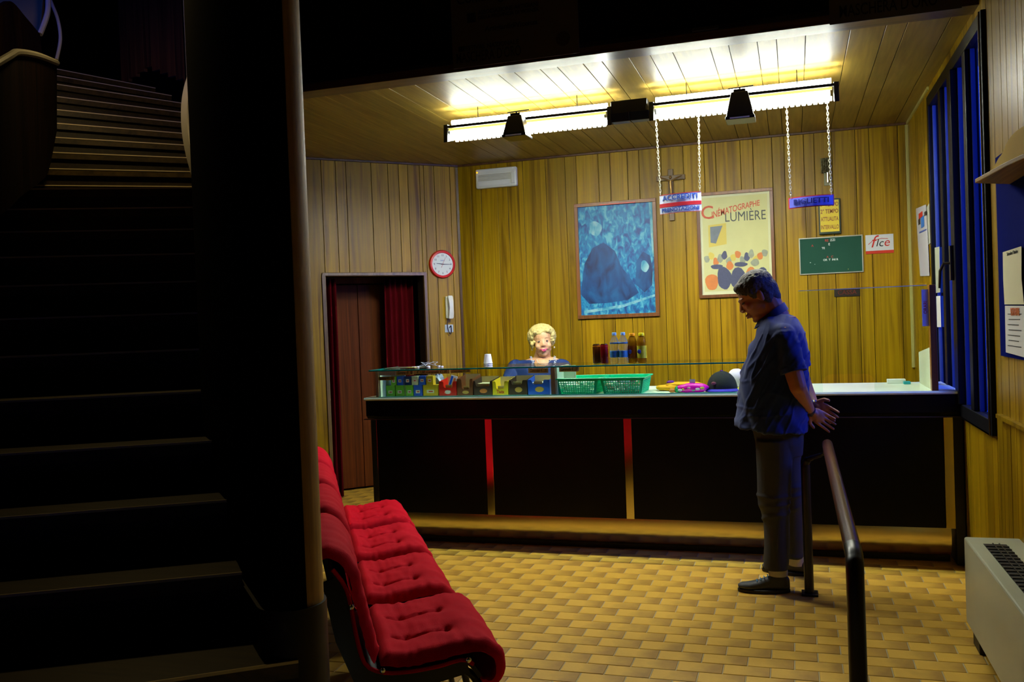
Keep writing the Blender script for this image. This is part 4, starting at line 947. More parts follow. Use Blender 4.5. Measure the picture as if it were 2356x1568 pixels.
# green baskets
GB = mat('green_basket_plastic', (.0, .62, .27), .35)
def basket(cx, lab, w=.245, dep=.30, h=.105, fl=.02):
    t = thing('plastic_basket', lab, 'basket', (cx, 5.90, ZT)); hb = w/2; y0, y1 = 5.745-5.90, 5.745-5.90+dep
    def P(u, v, side, f):          # u 0..1 along side, v 0..1 height
        out = fl*v
        if side == 0: return Vector((-hb-out+(2*hb+2*out)*u, y0-out, h*v))
        if side == 2: return Vector((-hb-out+(2*hb+2*out)*u, y1+out, h*v))
        if side == 1: return Vector((hb+out, y0-out+(y1-y0+2*out)*u, h*v))
        return Vector((-hb-out, y0-out+(y1-y0+2*out)*u, h*v))
    lat = MB()
    def bar_(p, q, r): lat.tube([p, q], r, 4, caps=True)
    for side in range(4):
        n = 17
        for i in range(1, n): bar_(P(i/n, .06, side, 0), P(i/n, .84, side, 0), .0025)
        for k in range(1, 7): bar_(P(.05, .06+.78*k/7, side, 0), P(.95, .06+.78*k/7, side, 0), .0024)
    lat.build('lattice', GB, t, world=False)
    sol = MB()
    for side in range(4):
        for (u0, u1, v0, v1) in ((0, 1, .84, 1), (0, 1, 0, .08), (0, .06, 0, 1), (.94, 1, 0, 1)):
            q = [P(u0, v0, side, 0), P(u1, v0, side, 0), P(u1, v1, side, 0), P(u0, v1, side, 0)]
            c_ = Vector((0, (y0+y1)/2, h/2)); inw = [(Vector((c_.x-a.x, c_.y-a.y, 0)).normalized())*.003 for a in q]
            sol.add(q+[a+b for a, b in zip(q, inw)], [(0, 1, 2, 3), (7, 6, 5, 4), (0, 4, 5, 1), (1, 5, 6, 2), (2, 6, 7, 3), (3, 7, 4, 0)])
    sol.box(-hb, hb, y0, y1, 0, .003); sol.build('shell', GB, t, world=False)
    rm = MB(); o_ = fl+.006
    rm.tube([(-hb-o_, y0-o_, h), (hb+o_, y0-o_, h), (hb+o_, y1+o_, h), (-hb-o_, y1+o_, h)], .005, 6, closed=True); rm.build('rim', GB, t, world=False)
    return t
basket(-1.375, 'green plastic basket of white sweets beside the white divider')
basket(-1.075, 'green plastic basket of white and pink sweets, the right one of two')
def sweets(cx, n, lab, ms, seed):
    rr = random.Random(seed); mb = MB()
    for i in range(n):
        k = i % 4; wx = .095+.004*k
        x = cx+rr.uniform(-wx, wx); y = rr.uniform(5.770-.004*k, 5.99) if i % 2 else 5.772-.004*k+rr.uniform(0, .01)
        M = Matrix.Rotation(rr.uniform(-.5, .5), 4, 'Z') @ Matrix.Rotation(rr.uniform(-.5, .5), 4, 'X')
        mb.cur = rr.randrange(len(ms)); mb.ell((x, y, ZT+.016+.021*k), (.020, .010, .012), M=M.to_3x3(), nu=8, nv=5)
    o = mb.build('wrapped_sweets', ms[0], None, mats=ms); tag(o, lab, 'sweets', kind='stuff')
CW1 = mat('sweet_white', (.85, .92, .90), .35); CP1 = mat('sweet_pink', (.60, .28, .24), .35); CK1 = mat('sweet_dark', (.05, .04, .04), .35)
sweets(-1.375, 170, 'white wrapped sweets heaped in the left green basket', [CW1, CW1, CW1, CW1], 1)
sweets(-1.075, 170, 'white and pink wrapped sweets heaped in the right green basket', [CW1, CP1, CW1, CP1], 2)
# folded orange cloth, pink bag, orange toy, caps, yellow brim
def soft(name, c_, r, seed, amp, m, parent, flat=True, nu=24, nv=14, M=None):
    mb = MB(); mb.ell((0, 0, 0), r, nu=nu, nv=nv); vs = []
    for p in mb.v:
        q = Vector(p); q *= 1+amp*noise.noise(q*18+Vector((seed, 0, 0)))
        q = Vector((abs(q.x/r[0])**.7*math.copysign(r[0], q.x), abs(q.y/r[1])**.7*math.copysign(r[1], q.y), q.z))
        if M is not None: q = M @ q
        q += Vector(c_)
        if flat: q.z = max(q.z, ZT+.001)
        vs.append(tuple(q))
    mb.v = vs; return mb.build(name, m, parent, smooth=True)
ORF = mat('orange_fabric', (.72, .34, .0), .8, var=.15); PUR = mat('purple_fabric', (.10, .0, .22), .7)
oc = thing('folded_scarf', 'folded orange yellow cloth with purple edges right of the green baskets', 'cloth', (-.73, 5.98, ZT))
soft('fold', (-.73, 5.98, ZT+.022), (.155, .06, .026), 3, .25, ORF, oc)
soft('fold', (-.70, 5.97, ZT+.042), (.12, .045, .014), 6, .3, ORF, oc)
soft('purple_edge', (-.80, 6.0, ZT+.053), (.028, .03, .012), 2, .3, PUR, oc)
pb = thing('pink_packet', 'bright pink printed bag with a white tag in front of the orange cloth', 'bag', (-.63, 5.82, ZT))
PKM = mat('magenta_bag', (.72, .0, .42), .35)
soft('bag', (-.635, 5.82, ZT+.028), (.105, .05, .030), 9, .2, PKM, pb)
for k in range(6):
    soft('printed_spot', (-.71+.028*k, 5.772+.002*(k % 2), ZT+.018+.006*(k % 3)), (.014, .004, .008), k, .2, [mat('spot_white', (.7, .6, .65), .4), YL, mat('spot_pink', (.7, .25, .35), .4), mat('spot_green', (.1, .45, .2), .4)][k % 4], pb, flat=False)
MB().box(-.650, -.615, 5.80, 5.803, ZT+.045, ZT+.085).build('tag', WHITE, pb)
soft('green_end', (-.728, 5.82, ZT+.02), (.018, .035, .022), 4, .1, mat('green_fabric', (.0, .30, .10), .6), pb)
oy = thing('orange_sweet', 'small orange wrapped sweet left of the pink bag', 'sweet', (-.765, 5.81, ZT)); soft('wrapper', (-.765, 5.81, ZT+.014), (.02, .016, .013), 8, .2, OR, oy)
soft('twist', (-.742, 5.81, ZT+.012), (.008, .012, .011), 5, .3, mat('red_orange', (.6, .08, .01), .5), oy)
def cap(cx, cy, lab, col, brim, rot=0, sc=1.0):
    t = thing('baseball_cap', lab, 'cap', (cx, cy, ZT), rot)
    mb = MB(); prof = [(.098*sc*math.cos(R(a)), .012+.118*sc*math.sin(R(a))**.9) for a in range(0, 90, 9)]+[(0, .012+.118*sc)]
    prof = [(.097*sc, .001)]+prof
    mb.lathe(prof, n=24); mb.build('crown', col, t, smooth=True, world=False)
    b = MB(); vs = []; n = 16
    for k in range(n+1):
        a = R(-80+160*k/n)-R(90); ca, sa = math.cos(a), math.sin(a)
        vs += [(.094*sc*ca, .094*sc*sa, .012), ((.094+.055*math.cos(a+R(90)))*sc*ca, (.094+.055*math.cos(a+R(90)))*sc*sa, .004), ((.094+.055*math.cos(a+R(90)))*sc*ca, (.094+.055*math.cos(a+R(90)))*sc*sa, .008), (.094*sc*ca, .094*sc*sa, .018)]
    fs = [(i*4+k, i*4+(k+1) % 4, (i+1)*4+(k+1) % 4, (i+1)*4+k) for i in range(n) for k in range(4)]+[(3, 2, 1, 0), (n*4, n*4+1, n*4+2, n*4+3)]
    b.add(vs, fs).build('brim', brim, t, smooth=True, world=False)
    MB().ell((0, 0, .131*sc), (.011, .011, .006)).build('button', PUR, t, smooth=True, world=False)
    return t
CAPK = mat('black_cap_fabric', (.012, .013, .016), .9, bump=.3, bscale=200); CAPB = mat('blue_brim', (.03, .02, .42), .6)
t = cap(-.455, 5.90, 'black baseball cap with a blue brim on the counter', CAPK, CAPB, sc=.98)
MB().ell((-.045, -.085, .055), (.016, .004, .010), nu=10, nv=6).build('patch', mat('patch_print', (.30, .06, .10), .6, var=.8, vscale=120), t, world=False)
cap(-.262, 6.09, 'dark green grey cap half hidden behind the man', mat('dark_green_cap', (.02, .035, .022), .9), mat('yellow_brim', (.72, .66, .0), .6), rot=R(-5), sc=.95)
cwt = thing('sun_hat', 'white and pink hat standing between the two dark caps', 'cap', (-.385, 6.22, ZT)); soft('crown', (-.385, 6.22, ZT+.055), (.055, .06, .068), 3, .05, mat('white_cap_fabric', (.7, .65, .75), .7), cwt)
# soft drink bottles and cans on the glass shelf
def bottle(cx, cy, lab, kind):
    t = thing('drink_bottle', lab, 'bottle', (cx, cy, GZ))
    if kind == 'water':
        prof = [(.028, 0), (.031, .006), (.031, .03), (.029, .036), (.031, .042), (.031, .080), (.029, .086), (.0275, .10), (.0305, .118), (.0305, .135), (.026, .152), (.016, .172), (.012, .182), (.012, .186)]
        body = mat('clear_bottle', (.80, .88, .95), .06, trans=.92, ior=1.15); capm = mat('light_blue_cap', (.22, .45, .80), .4); cap_r, cap_z = .0150, .184
        lbl = mat('blue_label', (.04, .20, .55), .4, var=.35, vscale=70); lz = (.040, .082)
    else:
        prof = [(.027, 0), (.031, .006), (.030, .05), (.0285, .09), (.031, .118), (.031, .135), (.027, .155), (.018, .172), (.017, .178)]
        body = mat('amber_tea', (.42, .22, .01), .08, trans=.6, ior=1.2); cap_r, cap_z = .0195, .176
        capm = mat('orange_cap', (.85, .35, .0), .4) if kind == 'peach' else mat('yellow_cap', (.80, .72, .0), .4)
        lbl = mat('peach_label', (.30, .08, .01), .4, var=.6, vscale=60) if kind == 'peach' else mat('lemon_label', (.48, .48, .02), .4, var=.5, vscale=60); lz = (.032, .112)
    mb = MB(); mb.lathe(prof, n=20); mb.build('bottle_body', body, t, smooth=True, world=False)
    MB().lathe([(cap_r, 0), (cap_r, .016), (cap_r*.9, .019)], (0, 0, cap_z), 18).build('cap', capm, t, smooth=True, world=False)
    MB().lathe([(.0318, lz[0]), (.0318, lz[1])], n=20).build('label', lbl, t, smooth=True, world=False)
    if kind == 'water': MB().lathe([(.0295, .128), (.0312, .133), (.0312, .137)], n=20).build('upper_band', lbl, t, smooth=True, world=False)
    else: MB().ell((-.012, -.0315, .075), (.013, .002, .014), nu=12, nv=6).build('round_logo', mat('blue_logo', (.04, .08, .45), .4), t, smooth=True, world=False)
bottle(-1.128, 5.80, 'clear water bottle with a light blue cap next to the cans', 'water')
bottle(-1.068, 5.79, 'clear water bottle with a light blue cap next to the orange capped tea', 'water')
bottle(-1.012, 5.81, 'iced tea bottle with an orange cap', 'peach')
bottle(-.948, 5.79, 'iced tea bottle with a yellow cap at the right end of the drinks', 'lemon')
def can(cx, cy, lab, m, band):
    t = thing('drink_can', lab, 'can', (cx, cy, GZ))
    MB().lathe([(.024, 0), (.0265, .006), (.0265, .118), (.023, .126)], n=22).build('can_body', m, t, smooth=True, world=False)
    MB().lathe([(.0235, .1245), (.0235, .129), (.021, .129), (.021, .126), (0, .126)], n=22).build('lid', CHROME, t, smooth=True, world=False)
    MB().lathe([(.0268, .112), (.0268, .117)], n=22).build('band', band, t, smooth=True, world=False)
can(-1.262, 5.86, 'tall dark brown drink can with an orange band', mat('brown_can', (.11, .03, .005), .25, metal=.3), mat('orange_band', (.75, .25, .0), .4))
can(-1.205, 5.84, 'tall dark red drink can beside the water bottles', mat('dark_red_can', (.20, .004, .006), .25, metal=.3), mat('dark_red_band', (.25, .01, .03), .4))
# stacked cups and the litter of caps on the glass
cu = thing('cup_stack', 'stack of white plastic cups upside down on the glass shelf', 'cups', (-1.975, 5.70, GZ))
for k in range(3):
    z = .012*k
    MB().lathe([(.031, z), (.032, z+.003), (.0295, z+.006), (.0215, z+.062), (.020, z+.064), (0, z+.064)], n=22).build('cup', mat('white_cup', (.70, .74, .78), .4), cu, smooth=True, world=False)
for k, (px_, py_) in enumerate(((953, 846), (965, 845), (975, 846), (983, 842), (993, 844), (1003, 845), (1015, 845))):
    p = at(px_, py_, 2, GZ)
    q = tag(MB().lathe([(.012, 0), (.012, .008), (.010, .011), (0, .011)], n=14).build('bottle_cap', mat('white_lilac_cap', (.62, .64, .80), .4), None, smooth=True), 'small white lid lying on the left part of the glass shelf', 'lid', 'white lids on the glass shelf')
    q.location = (p.x, 5.80+.03*(k % 3), GZ)
rr = random.Random(2); pts = [(-2.46+.045*math.cos(a*.9)+.02*math.sin(a*2.3), 5.83+.04*math.sin(a), GZ+.012+.014*(1+math.sin(a*1.7))) for a in [k*.5 for k in range(26)]]
tag(MB().tube(pts, .0016, 6).build('looped_cord', mat('pale_cord', (.45, .5, .62), .3), None, smooth=True), 'tangled pale cord among the white lids on the shelf', 'cord')
lf = thing('leaflets', 'flat dark leaflet with yellow corners lying at the left end of the glass shelf', 'leaflet', (-2.64, 5.86, GZ))
MB().box(-2.78, -2.54, 5.76, 5.96, GZ, GZ+.004).build('sheet', mat('dim_leaflet', (.10, .09, .06), .5), lf); MB().box(-2.60, -2.54, 5.755, 5.80, GZ+.004, GZ+.007).build('yellow_sheet', YL, lf)
# desk edge behind the case
sh = thing('low_shelf', 'low brown shelf behind the counter under the back wall', 'shelf', (-2.0, 7.6, 0))
MB().box(-2.55, .6, 7.45, 7.885, .84, .90).build('board', TRIMW, sh, bevel=.003); MB().box(-2.5, .55, 7.5, 7.88, 0, .84).build('cabinet', TRIMW, sh)

# ------------------------------------------------------------------ red chairs
REDF = mat('red_fabric', (.52, .001, .014), .9, var=.12, vscale=30, bump=.25, bscale=350, spec=.15)
SH = mat('black_shell', (.006, .006, .007), .4)
def prof_sample(P, n):
    P = spline([(p[0], 0, p[1]) for p in P], 8); L_ = [0]
    for a, b in zip(P[:-1], P[1:]): L_.append(L_[-1]+(b-a).length)
    out = []
    for i in range(n+1):
        d = L_[-1]*i/n; k = 0
        while k < len(L_)-2 and L_[k+1] < d: k += 1
        f = (d-L_[k])/max(1e-9, L_[k+1]-L_[k]); out.append(P[k].lerp(P[k+1], f))
    return out
def cushion(P, w, tufts, thick, name, parent, seed, ns=56, nt=56):
    pts = prof_sample(P, ns); vs = []; fs = []
    rows = []
    for i, p in enumerate(pts):
        a = pts[max(i-1, 0)]; b = pts[min(i+1, ns)]; tg = (b-a).normalized(); nr = Vector((-tg.z, 0, tg.x))
        s_ = i/ns; row = []
        for j in range(nt+1):
            t_ = j/nt; ed = min(t_, 1-t_); es_ = min(s_, 1-s_)
            h = thick*(1-max(0, 1-ed/.07)**2.2)*(1-.75*max(0, 1-es_/.06)**2)
            for (ts, tt) in tufts:
                dd = math.hypot((s_-ts)*1.3, (t_-tt)*1.0); h -= .026*math.exp(-(dd/.028)**2)+.012*math.exp(-(dd/.10)**2)
            for tt in sorted(set(q[1] for q in tufts)):
                ss = [q[0] for q in tufts if q[1] == tt]; lo_, hi_ = min(ss)-.12, max(ss)
                if lo_ < s_ < hi_:
                    off = tt-.030*math.sin(math.pi*(s_-lo_)/(hi_-lo_)); h -= .016*math.exp(-((t_-off)/.014)**2)
            h += .004*noise.noise(Vector((s_*6+seed, t_*9, seed)))+.0025*noise.noise(Vector((s_*22, t_*7+seed, 1)))*(1 if ed > .1 else 2.2)
            row.append(p+nr*h+Vector((0, (t_-.5)*w, 0)))
        rows.append(row)
    n1 = nt+1
    for r_ in rows: vs += r_
    base = len(vs)
    for i, p in enumerate(pts):
        for j in range(n1): vs.append(Vector((p.x, (j/nt-.5)*w*.985, p.z)))
    for i in range(ns):
        for j in range(nt):
            a = i*n1+j; fs.append((a, a+1, a+n1+1, a+n1)); a += base; fs.append((a, a+n1, a+n1+1, a+1))
    for i in range(ns):
        a = i*n1; fs.append((a, a+n1, base+a+n1, base+a)); a = i*n1+nt; fs.append((a, base+a, base+a+n1, a+n1))
    for j in range(nt):
        fs.append((j, base+j, base+j+1, j+1)); a = ns*n1+j; fs.append((a, a+1, base+a+1, base+a))
    return MB().add(vs, fs).build(name, REDF, parent, smooth=True, world=False)
SEATP = [(.015, .405), (.09, .393), (.19, .398), (.295, .412), (.355, .408), (.396, .375), (.400, .335), (.378, .312), (.355, .318)]
BACKP = [(-.185, .665), (-.212, .70), (-.205, .745), (-.165, .772), (-.115, .762), (-.078, .71), (-.058, .62), (-.042, .53), (-.022, .45), (-.005, .415)]
def chair():
    t = thing('lobby_chair', 'x', 'chair')
    cushion(SEATP, .60, [(.22, .33), (.52, .33), (.22, .68), (.52, .68)], .040, 'seat', t, 1.3)
    cushion(BACKP, .60, [(.55, .33), (.75, .33), (.55, .68), (.75, .68)], .036, 'backrest', t, 4.1)
    # black moulded shell below and behind, following the same profile
    P = prof_sample([(.35, .330), (.30, .390), (.20, .380), (.10, .375), (.02, .384), (-.035, .42), (-.060, .52), (-.082, .66), (-.125, .735)], 30)
    A_ = [Vector((p.x, -.298, p.z)) for p in P]; B_ = [Vector((p.x, .298, p.z)) for p in P]
    vs = []; fs = []
    for i, p in enumerate(P):
        tg = (P[min(i+1, 30)]-P[max(i-1, 0)]).normalized(); nr = Vector((tg.z, 0, -tg.x))*-.014
        vs += [A_[i], B_[i], B_[i]+nr, A_[i]+nr]
    for i in range(30):
        for k in range(4): fs.append((i*4+k, i*4+(k+1) % 4, (i+1)*4+(k+1) % 4, (i+1)*4+k))
    fs += [(3, 2, 1, 0), (120, 121, 122, 123)]
    MB().add(vs, fs).build('shell', SH, t, smooth=True, world=False)
    for sy in (-.300, .300):
        MB().tube([Vector((p.x, sy, p.z)) for p in P[2:]], .007, 8).build('piping', REDF, t, smooth=True, world=False)
        for (x_, z_) in ((.305, .392), (.02, .392), (-.072, .61)):
            MB().ell((x_, sy*1.027, z_), (.010, .005, .010), nu=10, nv=6).build('stud', CHROME, t, smooth=True, world=False)
        sk = MB(); sk.prism([(-.056, .52), (-.02, .385), (.30, .385), (.31, .345), (.06, .30), (-.06, .33), (-.125, .50), (-.160, .69), (-.10, .715), (-.075, .62)], sy*.93, sy*.99, lambda u, v, d: (u, d, v)).build('side_skirt', SH, t, world=False)
        tb = spline([(.02, sy*.8, .34), (.18, sy*.8, .345), (.25, sy*.8, .345), (.315, sy*.8, .325), (.35, sy*.8, .27), (.38, sy*.8, .14), (.405, sy*.8, .0)], 5)
        MB().tube(tb, .014, 10).build('leg', BLACKM, t, smooth=True, world=False)
        tb = spline([(.24, sy*.55, .345), (.16, sy*.55, .33), (.12, sy*.55, .28), (.07, sy*.55, .14), (.03, sy*.55, 0)], 5)
        MB().tube(tb, .014, 10).build('leg', BLACKM, t, smooth=True, world=False)
    return t
ch0 = chair(); CR = math.atan2(.514, .858)
labs = ['nearest of the four red padded lobby chairs, seen large at the bottom', 'red padded lobby chair right behind the nearest one', 'third red padded lobby chair in the row, counted from the camera', 'farthest red padded lobby chair, with its back nearest the doorway']
chs = [ch0]+[copy_tree(ch0) for _ in range(3)]
for k, c_ in enumerate(chs):
    q = Vector((-1.485, 2.87, 0))+Vector((-.514, .858, 0))*.683*k
    c_.location = q; c_.rotation_euler = (0, 0, CR); c_.scale = (1 if k == 0 else .90, 1, 1); c_['label'] = labs[k]; c_['group'] = 'red lobby chairs in a row'
# pale domed bin at the foot of the partition
bn = thing('waste_bin', 'pale domed bin just showing at the foot of the dark partition end', 'bin', (-1.40, 2.10, 0))
pb_ = atd(766, 1560, 2.62)
bn.location = (pb_.x, pb_.y, 0)
MB().lathe([(.055, 0), (.060, .02), (.062, .36), (.058, .40), (.045, .43), (.02, .445), (0, .448)], n=28).build('body', mat('pale_grey_plastic', (.50, .58, .52), .35), bn, smooth=True, world=False)

# ------------------------------------------------------------------ handrail in front of the counter
hr = thing('floor_handrail', 'dark brown tubular handrail on two posts in front of the counter', 'handrail', (.12, 3.9, 0))
RAILM = mat('brown_rail_varnish', (.085, .026, .012), .28, var=.3, vscale=25, bump=.1, bscale=90); POSTB = mat('black_post_paint', (.006, .0055, .006), .35)
pA = at(1903, 1020, 2, .81); pB = at(1966, 1262, 2, .79)
pA.y = 4.85; pA = Vector((at(1903, 1020, 1, 4.85).x, 4.85, at(1903, 1020, 1, 4.85).z)); pB = Vector((at(1962, 1262, 1, 2.95).x, 2.95, at(1962, 1262, 1, 2.95).z))
d_ = (pB-pA).normalized()
MB().tube([pA-d_*.012, pA, pA+d_*.02, pA.lerp(pB, .5), pB], [.012, .021, .026, .026, .026], 18).build('rail', RAILM, hr, smooth=True)
xn = at(1970, 1400, 1, 2.84).x
MB().tube(spline([pB-d_*.01, pB, pB+d_*.07+Vector((0, 0, -.012)), Vector((xn, 2.845, pB.z-.075)), Vector((xn, 2.84, .35)), Vector((xn, 2.84, .0))], 6), .0265, 18).build('post', POSTB, hr, smooth=True)
xp = at(1857, 1200, 1, 5.0).x
MB().tube(spline([pA+d_*.06+Vector((0, 0, -.025)), pA+d_*.03+Vector((-.03, .02, -.055)), Vector((xp+.03, 4.97, .735)), Vector((xp+.003, 5.0, .70)), Vector((xp, 5.0, .60)), Vector((xp, 5.0, .30)), Vector((xp, 5.0, .0))], 6), [.009]*7+[.012]*5+[.014]*3+[.020]*4+[.0245]*(6*6+1-19), 14).build('post', POSTB, hr, smooth=True)
MB().box(xp-.04, xp+.045, 4.955, 5.045, 0, .012).build('base_plate', POSTB, hr, bevel=.003)
MB().box(xn-.05, xn+.05, 2.79, 2.89, 0, .012).build('base_plate', POSTB, hr, bevel=.003)

# ------------------------------------------------------------------ convector against the right wall
ra = thing('fan_convector', 'beige metal fan convector with a dark grille in its top, at the right edge', 'heater', (.81, 3.6, 0))
RX0, RY0, RY1 = .700, 2.9, 4.43
c = MB(); c.prism([(RX0, .085), (RX0, .47), (.925, .47), (.925, .085)], RY0, RY1, lambda u, v, d: (u, d, v)); c.build('casing', CREAM, ra, bevel=.008)
MB().box(RX0+.055, .845, 3.0, 4.30, .466, .472).build('grille_well', BLACK, ra)
g = MB()
for k in range(26): g.box(RX0+.055, .845, 3.02+.049*k, 3.032+.049*k, .470, .476)
g.box(RX0+.09, RX0+.094, 3.0, 4.3, .470, .477); g.box(RX0+.115, RX0+.119, 3.0, 4.3, .470, .477)
g.build('grille', mat('grille_dark', (.02, .02, .018), .4), ra)
for yy in (4.25, 3.0): MB().box(RX0+.02, .90, yy, yy+.14, 0, .085).build('foot', BLACK, ra, bevel=.004)
MB().box(XR-.035, XR-.009, 2.0, 4.71, .975, .993).build('trim_9', WALLW)
struct(bpy.data.objects['trim_9'])

# ------------------------------------------------------------------ notices and shelf on the right wall
def wall_sheet(name, label, cat, pts, m, lift=.012, th=.0015, x=XR-.008):
    """pts: photograph corners dropped onto the wall plane"""
    P = [at(a, b, 0, x-lift) for a, b in pts]; c_ = sum(P, Vector())/len(P)
    t = thing(name, label, cat, (x, c_.y, min(p.z for p in P)))
    MB().prism([(p.y, p.z) for p in P], x-lift, x-lift+th, lambda u, v, d: (d, u, v)).build('sheet', m, t); return t
PV = mat('white_lilac_paper', (.42, .42, .46), .7)
wall_sheet('paper_notice', 'cream paper sheet with cut corners pinned left of the window', 'notice', [(2126, 485), (2146, 455), (2149, 550), (2137, 562), (2130, 560)], mat('dim_cream_paper', (.36, .36, .28), .7), lift=.004)
t = wall_sheet('paper_notice', 'long white sheet with blue and red drawings left of the window', 'notice', [(2107, 480), (2130, 470), (2134, 540), (2138, 634), (2117, 635), (2112, 560)], PV, lift=.009)
wall_sheet('printed_band', 'x', 'x', [(2115, 533), (2131, 526), (2131, 529), (2115, 537)], SIGNB, lift=.011)
wall_sheet('paper_notice', 'pale paper sheet right beside the dark window frame', 'notice', [(2148, 570), (2161, 567), (2163, 672), (2151, 674)], mat('dim_green_paper', (.34, .36, .28), .7), lift=.004)
wall_sheet('paper_notice', 'white card low beside the window frame', 'notice', [(2154, 681), (2163, 680), (2165, 752), (2156, 752)], PAPER, lift=.004)
for o in list(bpy.data.objects):
    if o.name.startswith('printed_band'):
        for ch in list(o.children): ch.location = Vector(o.location)-Vector(t.location); ch.parent = t; ch.name = 'blue_stripe'
        bpy.data.objects.remove(o)
for k, (a, b, mm) in enumerate([((2113, 492), (2122, 498), INKRED), ((2118, 500), (2126, 520), mat('drawing_blue', (.02, .15, .5), .6)), ((2112, 505), (2117, 515), INK), ((2126, 488), (2131, 494), INK)]):
    p, q = at(*a, 0, XR-.02), at(*b, 0, XR-.02)
    MB().box(XR-.0188, XR-.0183, min(p.y, q.y), max(p.y, q.y), min(p.z, q.z), max(p.z, q.z)).build('drawing', mm, t)
BX = XR-.008
nb = thing('notice_board', 'blue felt notice board with papers on the wall at the right edge', 'notice board', (BX, 4.35, 1.2))
NY0, NY1 = 3.75, at(2303, 600, 0, BX).y
zt_, zb_ = at(2303, 420, 0, BX).z, at(2312, 818, 0, BX).z
MB().box(BX-.012, BX, NY0, NY1, zb_, zt_+.12).build('felt', mat('blue_felt', (.001, .004, .10), .95, spec=.02), nb)
t = wall_sheet('paper_notice', 'cream calendar sheet pinned on the blue notice board', 'notice', [(2307, 580), (2350, 566), (2350, 640), (2356, 700), (2311, 700), (2308, 640)], PAPERY, lift=.020)
t = wall_sheet('paper_notice', 'white sheet with an orange headline, low on the blue notice board', 'notice', [(2312, 703), (2380, 703), (2380, 828), (2314, 810)], PAPER, lift=.018)
for k, zz in enumerate((.875, .80, .765, .69, .64, .58, .54)):
    p, q = at(2320, 703+110*(1-zz), 0, BX-.0185), at(2348, 703+110*(1-zz), 0, BX-.0185)
    p, q = at(2319+k % 2*2, 722+k*12, 0, BX-.0185), at(2350-k % 3*3, 722+k*12, 0, BX-.0185)
    MB().box(BX-.0195, BX-.0186, min(p.y, q.y), max(p.y, q.y), p.z-.0016, p.z+.0016).build('print_line', INK, t)
p = at(2336, 724, 0, BX-.019)
txt('lettering', 'VIETATO FUMARE', mat('orange_ink', (.7, .18, .05), .6), t, (BX-.0205, p.y, p.z+.012), size=.045, width=.16, rot=(R(90), 0, R(-90)), bold=.001)
p, q = at(2309, 585, 0, BX-.020), at(2352, 572, 0, BX-.02)
txt('lettering', 'Settembre / Ottobre', INK, bpy.data.objects['paper_notice.004'], (BX-.0215, (p.y+q.y)/2, p.z-.004), size=.022, width=.20, rot=(R(90), 0, R(-90)))
# wooden shelf with leaflets above the board
s0, s1 = at(2243, 415, 1, 4.25), at(2356, 322, 1, 3.45)
shf = thing('leaflet_shelf', 'sloping brown wooden leaflet shelf jutting from the wall at the right edge', 'shelf', (.85, 4.0, s0.z))
SHW = wood('shelf_wood', (.20, .11, .012), (.26, .15, .018), (.31, .18, .024), axis=1, rough=.6, spec=.15)
c1 = at(2300, 406, 1, 4.22); c3 = at(2356, 378, 0, XR-.01)
zs = s0.z
m_ = MB(); m_.prism([(s0.x, 4.25), (XR-.01, 4.38), (XR-.01, 3.3), (s0.x+.10, 3.3), (s0.x+.03, 3.8)], zs-.012, zs+.006, lambda u, v, d: (u, v, d)); m_.build('board', SHW, shf, bevel=.003)
lf2 = thing('leaflet_pile', 'tan curved cardboard leaflet holder standing on the wooden shelf', 'leaflets', (.85, 4.0, zs+.006))
A_ = spline([at(2287, 385, 0, .86), at(2296, 366, 0, .84), at(2306, 352, 0, .83), at(2320, 322, 0, .82), at(2340, 300, 0, .81), at(2375, 278, 0, .80)], 4)
B_ = [Vector((p.x, p.y, zs+.006)) for p in A_]
ribbon(A_, B_, .006, 'holder', mat('tan_card', (.42, .27, .03), .8, spec=.1), lf2)

# ------------------------------------------------------------------ people
def fuse(name, mb, voxel, m, parent, it=4, fac=.5, disp=None):
    """one continuous skin grown over overlapping forms"""
    me = mb.mesh('tmp'); o = bpy.data.objects.new('tmp', me); COL.objects.link(o)
    r = o.modifiers.new('r', 'REMESH'); r.mode = 'VOXEL'; r.voxel_size = voxel; r.adaptivity = 0
    if it: s_ = o.modifiers.new('s', 'SMOOTH'); s_.factor = fac; s_.iterations = it
    dg = bpy.context.evaluated_depsgraph_get(); me2 = bpy.data.meshes.new_from_object(o.evaluated_get(dg))
    bpy.data.objects.remove(o); bpy.data.meshes.remove(me)
    if disp:
        N = [v.normal.copy() for v in me2.vertices]
        for v, n_ in zip(me2.vertices, N): v.co += n_*disp(v.co)
    off = Vector(parent.location); me2.transform(Matrix.Translation(-off)); me2.materials.clear(); me2.materials.append(m)
    me2.polygons.foreach_set('use_smooth', [True]*len(me2.polygons)); me2.name = name
    ob = bpy.data.objects.new(name, me2); COL.objects.link(ob); ob.parent = parent; return ob
def cap_(mb, p0, p1, r0, r1, n=14):
    p0, p1 = Vector(p0), Vector(p1); mb.tube([p0, p1], [r0, r1], n); mb.ell(p0, (r0,)*3, nu=n, nv=8); mb.ell(p1, (r1,)*3, nu=n, nv=8)
def limb(mb, pts, rs, n=14):
    for a, b, c_, d in zip(pts[:-1], pts[1:], rs[:-1], rs[1:]): cap_(mb, a, b, c_, d, n)
